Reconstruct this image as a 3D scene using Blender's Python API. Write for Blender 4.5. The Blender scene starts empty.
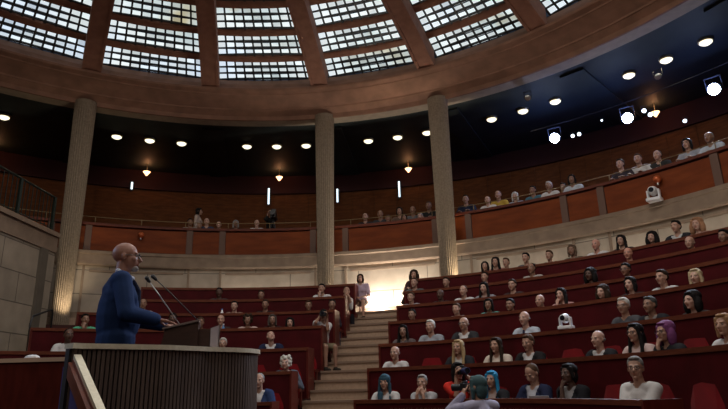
import bpy, bmesh, math, random
from math import sin, cos, pi, radians as rad, degrees, atan2, hypot, sqrt, asin
from mathutils import Vector, Matrix, Quaternion

random.seed(7)
SC = bpy.context.scene
COL = SC.collection

# ------------------------------------------------------------------ camera
CAM = Vector((3.6766, -4.4637, 1.25))
FW = Vector((-0.26227, 0.91949, 0.29287)).normalized()
UP = Vector((0.10668, -0.27398, 0.95580))
RT = FW.cross(UP).normalized(); UP = RT.cross(FW).normalized()
cd = bpy.data.cameras.new('camera'); cam = bpy.data.objects.new('camera', cd); COL.objects.link(cam)
M = Matrix((RT, UP, -FW)).transposed().to_4x4(); M.translation = CAM
cam.matrix_world = M
cd.sensor_width = 36; cd.lens = 29.416; cd.clip_start = 0.05; cd.clip_end = 200
SC.camera = cam

# ------------------------------------------------------------------ world, exposure, big lights
SC.view_settings.view_transform = 'Standard'
SC.view_settings.look = 'None'
SC.view_settings.gamma = 1
SC.view_settings.use_curve_mapping = False
SC.view_settings.exposure = 0.0
w = bpy.data.worlds.new('world'); SC.world = w; w.use_nodes = True
w.node_tree.nodes['Background'].inputs[0].default_value = (0.35, 0.45, 0.65, 1)
w.node_tree.nodes['Background'].inputs[1].default_value = 0.05

GLASS = .92          # brightness of the daylight glass
FLOOD = 900           # stage floodlights
FRONT_FILL = 260           # added fill spots behind the camera, brightening the audience
TOP_FILL = 125            # added soft overhead fill, unseen area lamps below the dome
WALLW = 10            # uplights washing the stone wall
CEILW = 8             # house lights in the ceiling (each)

def lamp(name, kind, loc, energy, color=(1, 1, 1), target=None, size=.1, spot=60, blend=.5, label=None, parent=None):
    l = bpy.data.lights.new(name, kind); l.energy = energy; l.color = color
    if kind == 'AREA': l.size = size
    else: l.shadow_soft_size = size
    if kind == 'SPOT': l.spot_size = rad(spot); l.spot_blend = blend
    o = bpy.data.objects.new(name, l); COL.objects.link(o); o.location = loc
    if target is not None:
        o.rotation_euler = (Vector(target) - Vector(loc)).to_track_quat('-Z', 'Y').to_euler()
    if parent:
        o.parent = parent
    return o

def P(r, deg, z): return Vector((r * sin(rad(deg)), r * cos(rad(deg)), z))

FLOODS = [(13.0, 21.0, 7.88), (13.0, 29.9, 7.83), (13.0, 39.3, 7.76)]
for r, a, z in FLOODS:
    lamp('floodlight_spill', 'POINT', P(r - .35, a, z - .05), 26, (.22, .34, 1), None, .15)
    lamp('floodlight_beam', 'SPOT', P(r - .22, a, z - .08), FLOOD, (.72, .82, 1), (0.5, 0.2, 1.6), .12, 62, .6)
for a, c in ((150, (1, .86, .72)), (195, (1, .84, .70)), (115, (1, .86, .74))):
    lamp('house_light', 'SPOT', P(9.5, a, 8.4), FRONT_FILL, c, (1.5, 7, 1.5), .5, 110, .7)  # added frontal fill for the audience, without any fixture

for x, y, e_ in ((-4.5, 3.0, .45), (0, 4.6, .9), (4.4, 3.4, 1.25), (-2, 0, .4), (2.5, -.5, .7)):
    lamp('top_house_light', 'AREA', (x, y, 9.3), TOP_FILL * e_, (1, .93, .86), (x * 1.1, y + 1.2, 0), 1.2)  # invisible lamps added to light heads and shoulders from above

lamp('blue_back_light', 'SPOT', P(11.5, -105, 8.0), 1500, (.50, .66, 1), (-.05, -.05, 2.1), .15, 14, .6)

# ------------------------------------------------------------------ materials
def nt(m):
    m.use_nodes = True
    n = m.node_tree.nodes; l = m.node_tree.links
    return n, l, n['Principled BSDF']
def mat(name, c, rough=.6, c2=None, scale=8, metal=0, bump=0, stretch=(1, 1, 1), sheen=0, spec=.5, detail=4):
    m = bpy.data.materials.new(name); n, l, b = nt(m)
    b.inputs['Base Color'].default_value = (*c, 1); b.inputs['Roughness'].default_value = rough
    b.inputs['Metallic'].default_value = metal; b.inputs['Specular IOR Level'].default_value = spec
    if sheen: b.inputs['Sheen Weight'].default_value = sheen
    if c2 or bump:
        tc = n.new('ShaderNodeTexCoord'); mp = n.new('ShaderNodeMapping'); nz = n.new('ShaderNodeTexNoise')
        mp.inputs['Scale'].default_value = stretch; nz.inputs['Scale'].default_value = scale; nz.inputs['Detail'].default_value = detail
        l.new(tc.outputs['Object'], mp.inputs[0]); l.new(mp.outputs[0], nz.inputs['Vector'])
        if c2:
            r = n.new('ShaderNodeValToRGB'); r.color_ramp.elements[0].position = .35; r.color_ramp.elements[1].position = .65
            r.color_ramp.elements[0].color = (*c, 1); r.color_ramp.elements[1].color = (*c2, 1)
            l.new(nz.outputs['Fac'], r.inputs[0]); l.new(r.outputs[0], b.inputs['Base Color'])
        if bump:
            bp = n.new('ShaderNodeBump'); bp.inputs['Strength'].default_value = bump; bp.inputs['Distance'].default_value = .01
            l.new(nz.outputs['Fac'], bp.inputs['Height']); l.new(bp.outputs[0], b.inputs['Normal'])
    return m
def emis(name, c, s):
    m = bpy.data.materials.new(name); n, l, b = nt(m)
    b.inputs['Base Color'].default_value = (*c, 1); b.inputs['Emission Color'].default_value = (*c, 1); b.inputs['Emission Strength'].default_value = s
    return m
def stone_mat(name, c, c2, bw, bh, mortar=.35):
    m = bpy.data.materials.new(name); n, l, b = nt(m)
    uv = n.new('ShaderNodeUVMap'); br = n.new('ShaderNodeTexBrick'); nz = n.new('ShaderNodeTexNoise'); mx = n.new('ShaderNodeMixRGB')
    br.inputs['Scale'].default_value = 1; br.inputs['Brick Width'].default_value = bw; br.inputs['Row Height'].default_value = bh
    br.inputs['Mortar Size'].default_value = .012; br.inputs['Color1'].default_value = (*c, 1); br.inputs['Color2'].default_value = (*c2, 1)
    br.inputs['Mortar'].default_value = (*[v * mortar for v in c], 1); br.inputs['Bias'].default_value = 0
    l.new(uv.outputs[0], br.inputs['Vector'])
    tc = n.new('ShaderNodeTexCoord'); l.new(tc.outputs['Object'], nz.inputs['Vector']); nz.inputs['Scale'].default_value = 3; nz.inputs['Detail'].default_value = 8
    mx.blend_type = 'MULTIPLY'; mx.inputs[0].default_value = .5
    l.new(br.outputs['Color'], mx.inputs[1]); l.new(nz.outputs['Fac'], mx.inputs[2]); l.new(mx.outputs[0], b.inputs['Base Color'])
    bp = n.new('ShaderNodeBump'); bp.inputs['Strength'].default_value = .3; bp.inputs['Distance'].default_value = .01
    l.new(br.outputs['Fac'], bp.inputs['Height']); bp.invert = True; l.new(bp.outputs[0], b.inputs['Normal'])
    b.inputs['Roughness'].default_value = .8
    return m

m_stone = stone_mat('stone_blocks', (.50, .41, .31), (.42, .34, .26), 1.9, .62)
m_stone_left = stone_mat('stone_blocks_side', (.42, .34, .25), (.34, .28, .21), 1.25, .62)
m_band = mat('stone_band', (.24, .17, .115), .8, (.19, .13, .088), 4, bump=.2)
m_concrete = mat('bush_hammered_concrete', (.25, .19, .13), .9, (.18, .135, .09), 22, bump=.5)
m_entab = mat('rose_concrete', (.27, .135, .085), .85, (.20, .10, .062), 3, bump=.3)
m_soffit = mat('pale_soffit', (.36, .28, .20), .8, (.29, .23, .17), 5)
m_dome = mat('dome_rib_concrete', (.31, .14, .088), .8, (.24, .105, .066), 5, bump=.3)
m_bead = mat('window_bar_metal', (.035, .04, .042), .5)
m_ceil = mat('dark_lacquered_ceiling', (.020, .027, .026), .7, (.028, .034, .032), 2, spec=.25)
m_wood = mat('red_brown_wood', (.12, .025, .010), .5, (.08, .016, .007), 6, stretch=(1, 1, 5), spec=.2)
m_rail = mat('brown_wood_rail', (.16, .045, .022), .45, (.11, .028, .014), 7, stretch=(1, 1, 6), spec=.25)
m_deskf = mat('maroon_desk_front', (.068, .004, .006), .65, (.048, .003, .004), 3, spec=.12)
m_deske = mat('mahogany_desk_end', (.11, .017, .011), .38, (.08, .012, .008), 5, stretch=(4, 4, 1), spec=.2)
m_panel = mat('orange_wood_panel', (.19, .042, .009), .55, (.13, .026, .006), 1.5, stretch=(1, 1, 4), spec=.12)
m_backw = mat('rear_wood_wall', (.15, .050, .014), .6, (.10, .032, .009), 3, stretch=(1, 1, 5), spec=.12)
m_darkred = mat('dark_red_fabric_wall', (.035, .006, .006), .9)
m_post = mat('grey_brown_post', (.13, .075, .055), .6, spec=.2)
m_velvet = mat('red_velvet', (.20, .003, .006), .9, (.15, .002, .005), 5, sheen=.1, spec=.2)
m_step = mat('beige_step_carpet', (.36, .25, .175), .9, (.30, .205, .14), 20, bump=.2)
m_carpet = mat('dark_carpet', (.05, .015, .012), .95)
m_brass = mat('brass', (.65, .55, .36), .32, metal=.9)
m_oldbrass = mat('tarnished_brass', (.22, .15, .07), .5, metal=.5)
m_palebrass = mat('pale_brushed_brass', (.85, .78, .60), .42, (.74, .67, .50), 30, metal=.25)
m_iron = mat('green_iron', (.016, .024, .017), .5, metal=.3)
m_slat = mat('dark_walnut_slat', (.12, .085, .068), .45, (.09, .062, .05), 10, stretch=(1, 1, .2))
m_slatback = mat('dark_recess', (.022, .016, .013), .7)
m_lect = mat('dark_walnut', (.06, .028, .02), .4, (.045, .02, .014), 8, stretch=(1, 1, 5))
m_lightpanel = mat('grey_lilac_panel', (.40, .34, .38), .5)
m_leather = mat('brown_leather', (.20, .045, .02), .45, (.14, .03, .014), 6)
m_blue = mat('blue_violet_carpet', (.05, .035, .15), .9)
m_black = mat('black_metal', (.012, .012, .014), .4)
m_chrome = mat('steel', (.5, .5, .5), .3, metal=1)
m_white = mat('white_plastic', (.75, .75, .76), .35)
m_glassdark = mat('dark_lens', (.01, .01, .015), .08)
m_orange = mat('copper_globe', (.45, .10, .03), .3, metal=.4)
m_lightw = emis('ceiling_light_glass', (1, .93, .66), 1.7)
m_cone = emis('warm_cone_glass', (1, .52, .25), 4)
m_flood = emis('floodlight_lens', (.80, .90, 1), 60)
m_spotb = emis('small_spot_lens', (.75, .88, 1), 4)
m_tube = emis('tube_light', (.75, .90, .95), 1.6)
m_letter = mat('dark_bronze_letter', (.16, .07, .05), .4, metal=.3)

# glass: daylight seen through translucent glass bricks; each pane slightly different
m_glass = bpy.data.materials.new('daylit_glass_bricks'); n, l, b = nt(m_glass)
g = n.new('ShaderNodeNewGeometry'); tc = n.new('ShaderNodeTexCoord')
nz = n.new('ShaderNodeTexNoise'); nz.inputs['Scale'].default_value = .55; nz.inputs['Detail'].default_value = 3
l.new(tc.outputs['Object'], nz.inputs['Vector'])
r1 = n.new('ShaderNodeValToRGB'); e = r1.color_ramp.elements
e[0].position = .30; e[0].color = (.50, .46, .30, 1); e[1].position = .50; e[1].color = (.84, .92, .93, 1)
e2 = e.new(.40); e2.color = (.66, .78, .80, 1); e3 = e.new(.68); e3.color = (.72, .85, 1.0, 1)
l.new(nz.outputs['Fac'], r1.inputs[0])
r2 = n.new('ShaderNodeMath'); r2.operation = 'MULTIPLY_ADD'; r2.inputs[1].default_value = .5; r2.inputs[2].default_value = .70
l.new(g.outputs['Random Per Island'], r2.inputs[0])
r3 = n.new('ShaderNodeMath'); r3.operation = 'MULTIPLY'; r3.inputs[1].default_value = GLASS; l.new(r2.outputs[0], r3.inputs[0])
b.inputs['Base Color'].default_value = (.3, .3, .3, 1); l.new(r1.outputs[0], b.inputs['Emission Color']); l.new(r3.outputs[0], b.inputs['Emission Strength'])

_cm = {}
def cloth(c, rough=.85):
    k = tuple(round(v, 3) for v in c) + (rough,)
    if k not in _cm: _cm[k] = mat('cloth', c, rough, tuple(v * .8 for v in c), 9, bump=.6, spec=.12)
    return _cm[k]
_sm = {}
def skin(c):
    if c not in _sm:
        m = bpy.data.materials.new('skin'); n, l, b = nt(m)
        b.inputs['Base Color'].default_value = (*c, 1); b.inputs['Roughness'].default_value = .5
        b.inputs['Subsurface Weight'].default_value = 0
        _sm[c] = m
    return _sm[c]
def lipmat(c): return cloth((c[0] * .88, c[1] * .70, c[2] * .68), .5)

# ------------------------------------------------------------------ mesh helpers
class MB:
    def __init__(s): s.v = []; s.f = []; s.m = []; s.uv = {}
    def add(s, vs, fs, mi=0, uvs=None):
        o = len(s.v); s.v += [tuple(v) for v in vs]
        for f in fs:
            s.f.append(tuple(i + o for i in f)); s.m.append(mi)
        if uvs:
            for i, u in enumerate(uvs): s.uv[o + i] = u
    def box(s, c, size, R=None, mi=0):
        hx, hy, hz = [a / 2 for a in size]; c = Vector(c)
        vs = [Vector((x, y, z)) for x in (-hx, hx) for y in (-hy, hy) for z in (-hz, hz)]
        if R is not None: vs = [R @ v for v in vs]
        vs = [v + c for v in vs]
        s.add(vs, [(0, 1, 3, 2), (4, 6, 7, 5), (0, 4, 5, 1), (2, 3, 7, 6), (0, 2, 6, 4), (1, 5, 7, 3)], mi)
    def hexa(s, b4, t4, mi=0):
        s.add(list(b4) + list(t4), [(3, 2, 1, 0), (4, 5, 6, 7), (0, 1, 5, 4), (1, 2, 6, 5), (2, 3, 7, 6), (3, 0, 4, 7)], mi)
    def tube(s, p, r, n=10, mi=0, caps=True):
        p = [Vector(a) for a in p]; rr = r if isinstance(r, (list, tuple)) else [r] * len(p)
        vs = []
        for i, a in enumerate(p):
            d = (p[min(i + 1, len(p) - 1)] - p[max(i - 1, 0)]).normalized()
            u = d.cross(Vector((0, 0, 1)));
            if u.length < 1e-3: u = d.cross(Vector((1, 0, 0)))
            u.normalize(); v = d.cross(u)
            for k in range(n):
                t = 2 * pi * k / n; vs.append(a + (u * cos(t) + v * sin(t)) * rr[i])
        fs = [(i * n + k, i * n + (k + 1) % n, (i + 1) * n + (k + 1) % n, (i + 1) * n + k) for i in range(len(p) - 1) for k in range(n)]
        if caps: fs += [tuple(range(n))[::-1], tuple((len(p) - 1) * n + k for k in range(n))]
        s.add(vs, fs, mi)
    def capsule(s, a, b2, ra, rb, n=12, mi=0):
        a = Vector(a); b2 = Vector(b2); d = b2 - a; L = d.length
        d = d / L if L > 1e-6 else Vector((0, 0, 1))
        pts = []; rs = []
        for t in (-.97, -.8, -.45): pts.append(a + d * ra * t); rs.append(ra * sqrt(1 - t * t))
        pts += [a, b2]; rs += [ra, rb]
        for t in (.45, .8, .97): pts.append(b2 + d * rb * t); rs.append(rb * sqrt(1 - t * t))
        s.tube(pts, rs, n, mi)
    def ell(s, c, r, R=None, n=14, mi=0):
        c = Vector(c); vs = [];
        for i in range(1, n // 2 + 1):
            ph = pi * i / (n // 2 + 1)
            for k in range(n):
                t = 2 * pi * k / n; vs.append(Vector((r[0] * sin(ph) * cos(t), r[1] * sin(ph) * sin(t), r[2] * cos(ph))))
        vs += [Vector((0, 0, r[2])), Vector((0, 0, -r[2]))]
        if R is not None: vs = [R @ v for v in vs]
        m = n // 2; T = m * n; fs = [(i * n + k, (i + 1) * n + k, (i + 1) * n + (k + 1) % n, i * n + (k + 1) % n) for i in range(m - 1) for k in range(n)]
        fs += [(T, k, (k + 1) % n) for k in range(n)] + [(T + 1, (m - 1) * n + (k + 1) % n, (m - 1) * n + k) for k in range(n)]
        s.add([v + c for v in vs], fs, mi)
    def ring(s, prof, a0, a1, step=2.0, mi=0, closed=True, c=(0, 0)):
        n = max(1, int(math.ceil((a1 - a0) / step))); m = len(prof); vs = []; uvs = []
        for i in range(n + 1):
            a = a0 + (a1 - a0) * i / n
            for r, z in prof:
                vs.append((c[0] + r * sin(rad(a)), c[1] + r * cos(rad(a)), z)); uvs.append((11.0 * rad(a), z))
        fs = []
        for i in range(n):
            for k in range(m if closed else m - 1):
                k2 = (k + 1) % m
                fs.append((i * m + k, (i + 1) * m + k, (i + 1) * m + k2, i * m + k2))
        if closed and a1 - a0 < 359.9: fs += [tuple(range(m))[::-1], tuple(n * m + k for k in range(m))]
        s.add(vs, fs, mi, uvs)
    def build(s, name, mats, parent=None, smooth=False, loc=None):
        me = bpy.data.meshes.new(name); me.from_pydata(s.v, [], s.f)
        for m in (mats if isinstance(mats, (list, tuple)) else [mats]): me.materials.append(m)
        me.polygons.foreach_set('material_index', s.m)
        if smooth: me.polygons.foreach_set('use_smooth', [True] * len(me.polygons))
        if s.uv:
            ul = me.uv_layers.new(name='UVMap')
            for lp in me.loops:
                u = s.uv.get(lp.vertex_index)
                if u: ul.data[lp.index].uv = u
        me.validate(); me.update()
        bm = bmesh.new(); bm.from_mesh(me); bmesh.ops.recalc_face_normals(bm, faces=bm.faces); bm.to_mesh(me); bm.free()
        o = bpy.data.objects.new(name, me); COL.objects.link(o)
        if loc: o.location = loc
        if parent: o.parent = parent
        return o

def tag(o, label=None, cat=None, group=None, kind=None):
    if label: o['label'] = label
    if cat: o['category'] = cat
    if group: o['group'] = group
    if kind: o['kind'] = kind
    return o
def thing(name, label, cat, loc=(0, 0, 0), rz=0, group=None):
    o = bpy.data.objects.new(name, None); COL.objects.link(o); o.location = loc; o.rotation_euler = (0, 0, rz)
    o.empty_display_size = .1
    return tag(o, label, cat, group)
def struct(name, mb, m, smooth=False):
    return tag(mb.build(name, m, None, smooth), kind='structure')
def copy_tree(o, parent=None):
    c = o.copy(); COL.objects.link(c)
    if parent: c.parent = parent
    for ch in list(o.children): copy_tree(ch, c)
    return c
def local_parts_fix(o): pass

ORD = ['zeroth', 'first', 'second', 'third', 'fourth', 'fifth', 'sixth', 'seventh', 'eighth', 'ninth', 'tenth', 'eleventh', 'twelfth',
       'thirteenth', 'fourteenth', 'fifteenth', 'sixteenth', 'seventeenth', 'eighteenth', 'nineteenth', 'twentieth', 'twenty-first',
       'twenty-second', 'twenty-third', 'twenty-fourth', 'twenty-fifth', 'twenty-sixth', 'twenty-seventh', 'twenty-eighth', 'twenty-ninth', 'thirtieth']

# ------------------------------------------------------------------ rows: desk front radius, desk top height
ROWS = {'a': (5.102, 1.053), 'b': (5.912, 1.558), 'c': (6.724, 2.014), 'd': (7.529, 2.507), 'e': (8.334, 2.926), 'f': (9.137, 3.347), 'g': (9.937, 3.761)}
KEYS = 'abcdefg'
ROWNAME = {'a': 'front row', 'b': 'second row', 'c': 'third row', 'd': 'fourth row', 'e': 'fifth row', 'f': 'sixth row', 'g': 'top row'}
FL = {k: ROWS[k][1] - .95 for k in KEYS}
LAND = 3.07
AW = .70
def left_end(r): return -degrees(asin(min(.999, 5.72 / r))) if r > 5.8 else -82
def right_end(k): return {'a': 64}.get(k, 78)

# ================================================================== STRUCTURE
mb = MB(); mb.ring([(0.0, -.3), (0.0, 0), (16, 0), (16, -.3)], -180, 180, 4)
struct('floor', mb, m_carpet)
# seating tiers
mb = MB()
for i, k in enumerate(KEYS):
    r0 = ROWS[k][0] - .02; r1 = ROWS[KEYS[i + 1]][0] - .02 if i < 6 else 10.72
    for s in (-1, 1):
        a0 = degrees(asin((AW + .0) / r0)); a1 = 95
        if s < 0: mb.ring([(r0, .0), (r0, FL[k]), (r1 + .001, FL[k]), (r1 + .001, 0)], -a1, -a0)
        else: mb.ring([(r0, .0), (r0, FL[k]), (r1 + .001, FL[k]), (r1 + .001, 0)], a0, a1)
struct('seating_tier', mb, m_carpet)['kind'] = 'structure'
mb = MB(); mb.ring([(10.72, 0), (10.72, LAND), (11.3, LAND), (11.3, 0)], -95, 95)
struct('floor_landing', mb, m_step)
# aisle steps
st = thing('aisle_staircase', 'beige carpeted steps climbing the aisle between the two blocks of red desks', 'stairs', (0, 5.0, 0))
N = 16; h = (LAND - .10) / N; y0 = 5.15; run = (10.45 - y0) / N
for i in range(N):
    b_ = MB(); z1 = .10 + h * (i + 1) - (0 if i < N - 1 else .004)
    ye = 11.0 if i == N - 1 else y0 + run * (i + 1) + .03
    b_.box((0, (y0 + run * i + ye) / 2 - 5.0, z1 / 2), (2 * AW + .1, ye - (y0 + run * i), z1))
    b_.box((0, y0 + run * i - 5.0 - .008, z1 - .022), (2 * AW + .1, .03, .045), mi=1)
    b_.build('step', [m_step, mat('step_nosing', (.20, .13, .09), .8) if i == 0 else bpy.data.materials['step_nosing']], st)

# rear stone wall under the balcony
mb = MB(); mb.ring([(11.08, 2.9), (11.08, 4.86), (11.16, 4.86), (11.16, 2.9)], -62, 75)
struct('wall_rear', mb, m_stone)
mb = MB()
mb.ring([(10.98, 4.46), (10.96, 4.50), (10.96, 4.74), (10.93, 4.76), (10.93, 4.84), (11.1, 4.84), (11.1, 4.46)], -62, 75)
mb.ring([(11.04, 3.07), (11.04, 3.25), (11.09, 3.25), (11.09, 3.07)], -62, 75)
for k in range(-4, 5):
    for d in (-1, 1):
        a = 9 * (2 * k + 1) + d * 2.2
        mb.ring([(11.05, 3.2), (11.05, 4.46), (11.09, 4.46), (11.09, 3.2)], a - .16, a + .16)
    # slightly raised panel frame between pilasters
    a0 = 18 * k - 9 + 2.9; a1 = 18 * k + 9 - 2.9
    mb.ring([(11.055, 4.30), (11.055, 4.36), (11.09, 4.36), (11.09, 4.30)], a0, a1)
struct('trim_1', mb, m_band)
# low left wall with coping
A = Vector((-6.94, 6.52)); B = Vector((-5.35, .3)); dv = (B - A).normalized(); nv = Vector((dv.y, -dv.x))
if nv.x < 0: nv = -nv
mb = MB()
def wallseg(mb, off, thick, z0, z1, mi=0, t0=0, t1=None):
    L = (B - A).length if t1 is None else t1
    p = A + dv * t0; q = A + dv * L
    a = [p + nv * off, q + nv * off, q + nv * (off - thick), p + nv * (off - thick)]
    mb.hexa([(v.x, v.y, z0) for v in a], [(v.x, v.y, z1) for v in a], mi)
wallseg(mb, 0, .35, 0, 4.4)
for i, v in enumerate(mb.v): mb.uv[i] = ((Vector(v[:2]) - A).dot(dv), v[2])
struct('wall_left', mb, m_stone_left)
mb = MB(); wallseg(mb, .03, .42, 4.4, 4.76); wallseg(mb, .08, .5, 4.76, 4.86)
struct('trim_2', mb, m_band)
mb = MB(); wallseg(mb, .05, .1, 0, 4.4, t0=.35, t1=.62)
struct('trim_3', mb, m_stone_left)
# closing walls and floor behind, off frame
mb = MB(); mb.ring([(15.65, 0), (15.65, 9), (15.9, 9), (15.9, 0)], 75, 298, 4)
struct('wall_front', mb, m_band)
# balcony floor, ceiling, rear wall
mb = MB(); mb.ring([(11.05, 4.70), (11.05, 4.86), (15.7, 4.86), (15.7, 4.70)], -100, 75)
mb.ring([(12.3, 4.86), (12.3, 5.15), (15.7, 5.15), (15.7, 4.86)], -62, 75)
mb.ring([(13.6, 5.15), (13.6, 5.5), (15.7, 5.5), (15.7, 5.15)], -62, 75)
struct('floor_balcony', mb, m_carpet)
mb = MB(); mb.ring([(15.6, 4.8), (15.6, 8.12), (15.9, 8.12), (15.9, 4.8)], -100, 75)
for k in range(-60, 76, 3): mb.ring([(15.57, 4.8), (15.57, 8.12), (15.61, 8.12), (15.61, 4.8)], k - .05, k + .05)
struct('wall_balcony', mb, m_backw)
mb = MB(); mb.ring([(15.5, 8.12), (15.5, 8.85), (15.9, 8.85), (15.9, 8.12)], -180, 180)
struct('trim_4', mb, m_darkred)
mb = MB(); mb.ring([(10.95, 8.80), (10.95, 9.1), (16, 9.1), (16, 8.80)], -180, 180)
struct('ceiling', mb, m_ceil)
mb = MB()
for k in range(20):
    a = 18 * k + 9
    R = Matrix.Rotation(-rad(a), 3, 'Z'); mb.box(P(13.45, a, 8.775), (.62, 4.3, .07), R)
struct('trim_5', mb, m_ceil)
# entablature ring
mb = MB()
mb.ring([(11.03, 8.80), (10.56, 8.80), (10.56, 8.72), (10.50, 8.72), (10.47, 8.83), (10.30, 8.93), (10.27, 8.93), (10.25, 8.97), (10.00, 9.08),
         (9.80, 9.15), (9.77, 9.15), (9.75, 9.18), (9.62, 9.21), (9.60, 9.22), (9.58, 9.27), (9.62, 9.30), (9.78, 9.33), (9.84, 9.52), (9.98, 9.72), (10.4, 9.95), (11.03, 9.95)], -180, 180, 1.5)
struct('trim_6', mb, m_entab)
mb = MB(); mb.ring([(11.05, 8.78), (10.58, 8.78), (10.58, 8.81), (11.05, 8.81)], -180, 180, 1.5)
struct('trim_7', mb, m_soffit)

# ------------------------------------------------------------------ dome
RHO, ZC = 35.39, -24.185
def dome(r): return ZC + sqrt(RHO * RHO - r * r)
PH0, DPH = rad(73.573), rad(1.5166)
def rz(ph): return RHO * cos(ph), ZC + RHO * sin(ph)
NB = 8
wi = 0
for j in range(NB):
    pa = PH0 + DPH * j; pb = pa + DPH * .76
    ra, za = rz(pa); rb, zb = rz(pb); rc, zc = rz(PH0 + DPH * (j + 1))
    # ring beam between this glass band and the next
    mb = MB(); mb.ring([(rb, zb), (rb - .01, zb - .03), (rb - .05, zb - .05), (rc + .05, zc - .07), (rc + .01, zc - .04), (rc, zc), (rc, zc + .05), (rb, zb + .05)], -180, 180, 3)
    struct('dome_ring_beam', mb, m_dome)
    half = 9 - degrees(.2 / ra)
    for k in range(20):
        a0 = 18 * k - half; a1 = 18 * k + half
        ncell = max(3, int(round((a1 - a0) * .01745 * ra / .245)))
        fr = MB(); gl = MB()
        nv_ = 3
        def pt(a, t, dz=0):
            p = pa + (pb - pa) * t; r, z = rz(p); return (r * sin(rad(a)), r * cos(rad(a)), z + dz)
        for i in range(ncell):
            for q in range(nv_):
                ga = a0 + (a1 - a0) * (i + .08) / ncell; gb = a0 + (a1 - a0) * (i + .92) / ncell
                t0, t1 = (q + .08) / nv_, (q + .92) / nv_
                gl.add([pt(ga, t0), pt(gb, t0), pt(gb, t1), pt(ga, t1)], [(0, 1, 2, 3)])
        for i in range(ncell + 1):
            a = a0 + (a1 - a0) * i / ncell; wd = (a1 - a0) / ncell * .10
            fr.hexa([pt(a - wd, 0, -.02), pt(a + wd, 0, -.02), pt(a + wd, 1, -.02), pt(a - wd, 1, -.02)], [pt(a - wd, 0, .02), pt(a + wd, 0, .02), pt(a + wd, 1, .02), pt(a - wd, 1, .02)])
        for q in range(nv_ + 1):
            t0 = q / nv_ - .032; t1 = q / nv_ + .032
            fr.hexa([pt(a0, t0, -.015), pt(a1, t0, -.015), pt(a1, t1, -.015), pt(a0, t1, -.015)], [pt(a0, t0, .02), pt(a1, t0, .02), pt(a1, t1, .02), pt(a0, t1, .02)])
        wi += 1
        f = struct('window_%d' % wi, fr, m_bead)
        gl.build('glass', m_glass, f)
mb = MB(); r_, z_ = rz(PH0 + DPH * NB); mb.ring([(0.01, z_), (r_ + .1, z_ - .05), (r_ + .1, z_ + .1), (0.01, z_ + .1)], -180, 180, 6)
struct('ceiling_dome_cap', mb, m_dome)
for k in range(20):
    a = 18 * k + 9; mb = MB(); Rz = Matrix.Rotation(-rad(a), 3, 'Z')
    rs = [9.66, 9.3, 8.6, 7.8, 7, 6, 5, 4, 3.2]
    for (lo, wd, nr) in ((.50, .40, 1), (.56, .13, 0)):
        vs = []
        for r in rs:
            zt = dome(r); dep = lo * (1 if r < 9 else 1.12)
            wv = wd * (.72 + .28 * r / 9.6)
            for x, dz in ((-wv / 2, -dep), (wv / 2, -dep), (wv / 2, .1), (-wv / 2, .1)):
                vs.append(Rz @ Vector((x, r, zt + dz)))
        fs = [(i * 4 + c, i * 4 + (c + 1) % 4, (i + 1) * 4 + (c + 1) % 4, (i + 1) * 4 + c) for i in range(len(rs) - 1) for c in range(4)]
        fs += [(3, 2, 1, 0), tuple(len(rs) * 4 - 4 + c for c in range(4))]
        if wd > .2: mb.add(vs, fs)
    # side fillets
    for sx in (-1, 1):
        vs = []
        for r in rs:
            zt = dome(r); dep = .53 * (1 if r < 9 else 1.12); wv = .40 * (.72 + .28 * r / 9.6)
            for x, dz in ((sx * wv / 2 - .035, -dep), (sx * wv / 2 + .035, -dep), (sx * wv / 2 + .035, -.1), (sx * wv / 2 - .035, -.1)):
                vs.append(Rz @ Vector((x, r, zt + dz)))
        mb.add(vs, fs)
    struct('dome_rib', mb, m_dome)

# ------------------------------------------------------------------ columns (fluted, widening upwards)
def column(a, base):
    mb = MB(); nf = 28; seg = nf * 4
    zs = [base, base + .08, base + .6, 6.0, 7.6, 8.45, 8.62, 8.72, 8.80]
    rr = [.205, .208, .214, .245, .262, .272, .272, .285, .29]
    vs = []
    for z, R in zip(zs, rr):
        fl = 0 if z > 8.5 else 1
        for k in range(seg):
            t = 2 * pi * k / seg; q = (k % 4) / 4; d = -.017 * fl * (1 if k % 4 == 2 else (.7 if k % 4 else 0))
            vs.append(((R + d) * cos(t), (R + d) * sin(t), z))
    fs = [(i * seg + k, i * seg + (k + 1) % seg, (i + 1) * seg + (k + 1) % seg, (i + 1) * seg + k) for i in range(len(zs) - 1) for k in range(seg)]
    mb.add(vs, fs)
    mb.tube([(0, 0, base - .35), (0, 0, base)], [.25, .25], 28)
    p = P(10.6, a, 0)
    o = mb.build('column', m_concrete, loc=p)
    return o
for a, lab in ((-45.0, 'tall fluted concrete column at the left beside the stone side wall'),
               (-9.25, 'tall fluted concrete column left of the aisle, in the middle of the picture'),
               (8.75, 'tall fluted concrete column just right of the aisle'),
               (-81, None)):
    o = column(a, 2.81)
    tag(o, lab or 'fluted concrete column out at the side of the rotunda', 'column', 'columns around the rotunda')
for a, d, e_, rr_, zz in ((-45, .9, 95, 9.98, 2.9), (-9.25, -2.3, 560, 10.42, 3.15), (-9.25, 2.3, 560, 10.42, 3.15), (8.75, -2.3, 460, 10.42, 3.15), (8.75, 2.3, 460, 10.42, 3.15)):
    lamp('column_uplight', 'SPOT', P(rr_, a + d, zz), e_, (1, .84, .60), P(10.55, a + d * .02, zz + (1.2 if a < -20 else 1.9)), .06, 80 if a < -20 else 42, 1)
for a, e_ in ((-54, .4), (-30, .35), (-22, 1.5), (-14, 1.5), (-2.2, 5.5), (2.6, 5.5), (14, 1.3), (22, 1.3), (32, 1.2), (40, 1.2), (50, 1.2)):
    lamp('wall_washer', 'AREA', P(10.80, a, 3.12), WALLW * e_, (1, .92, .80), P(11.02, a, 4.1), .25)

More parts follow.
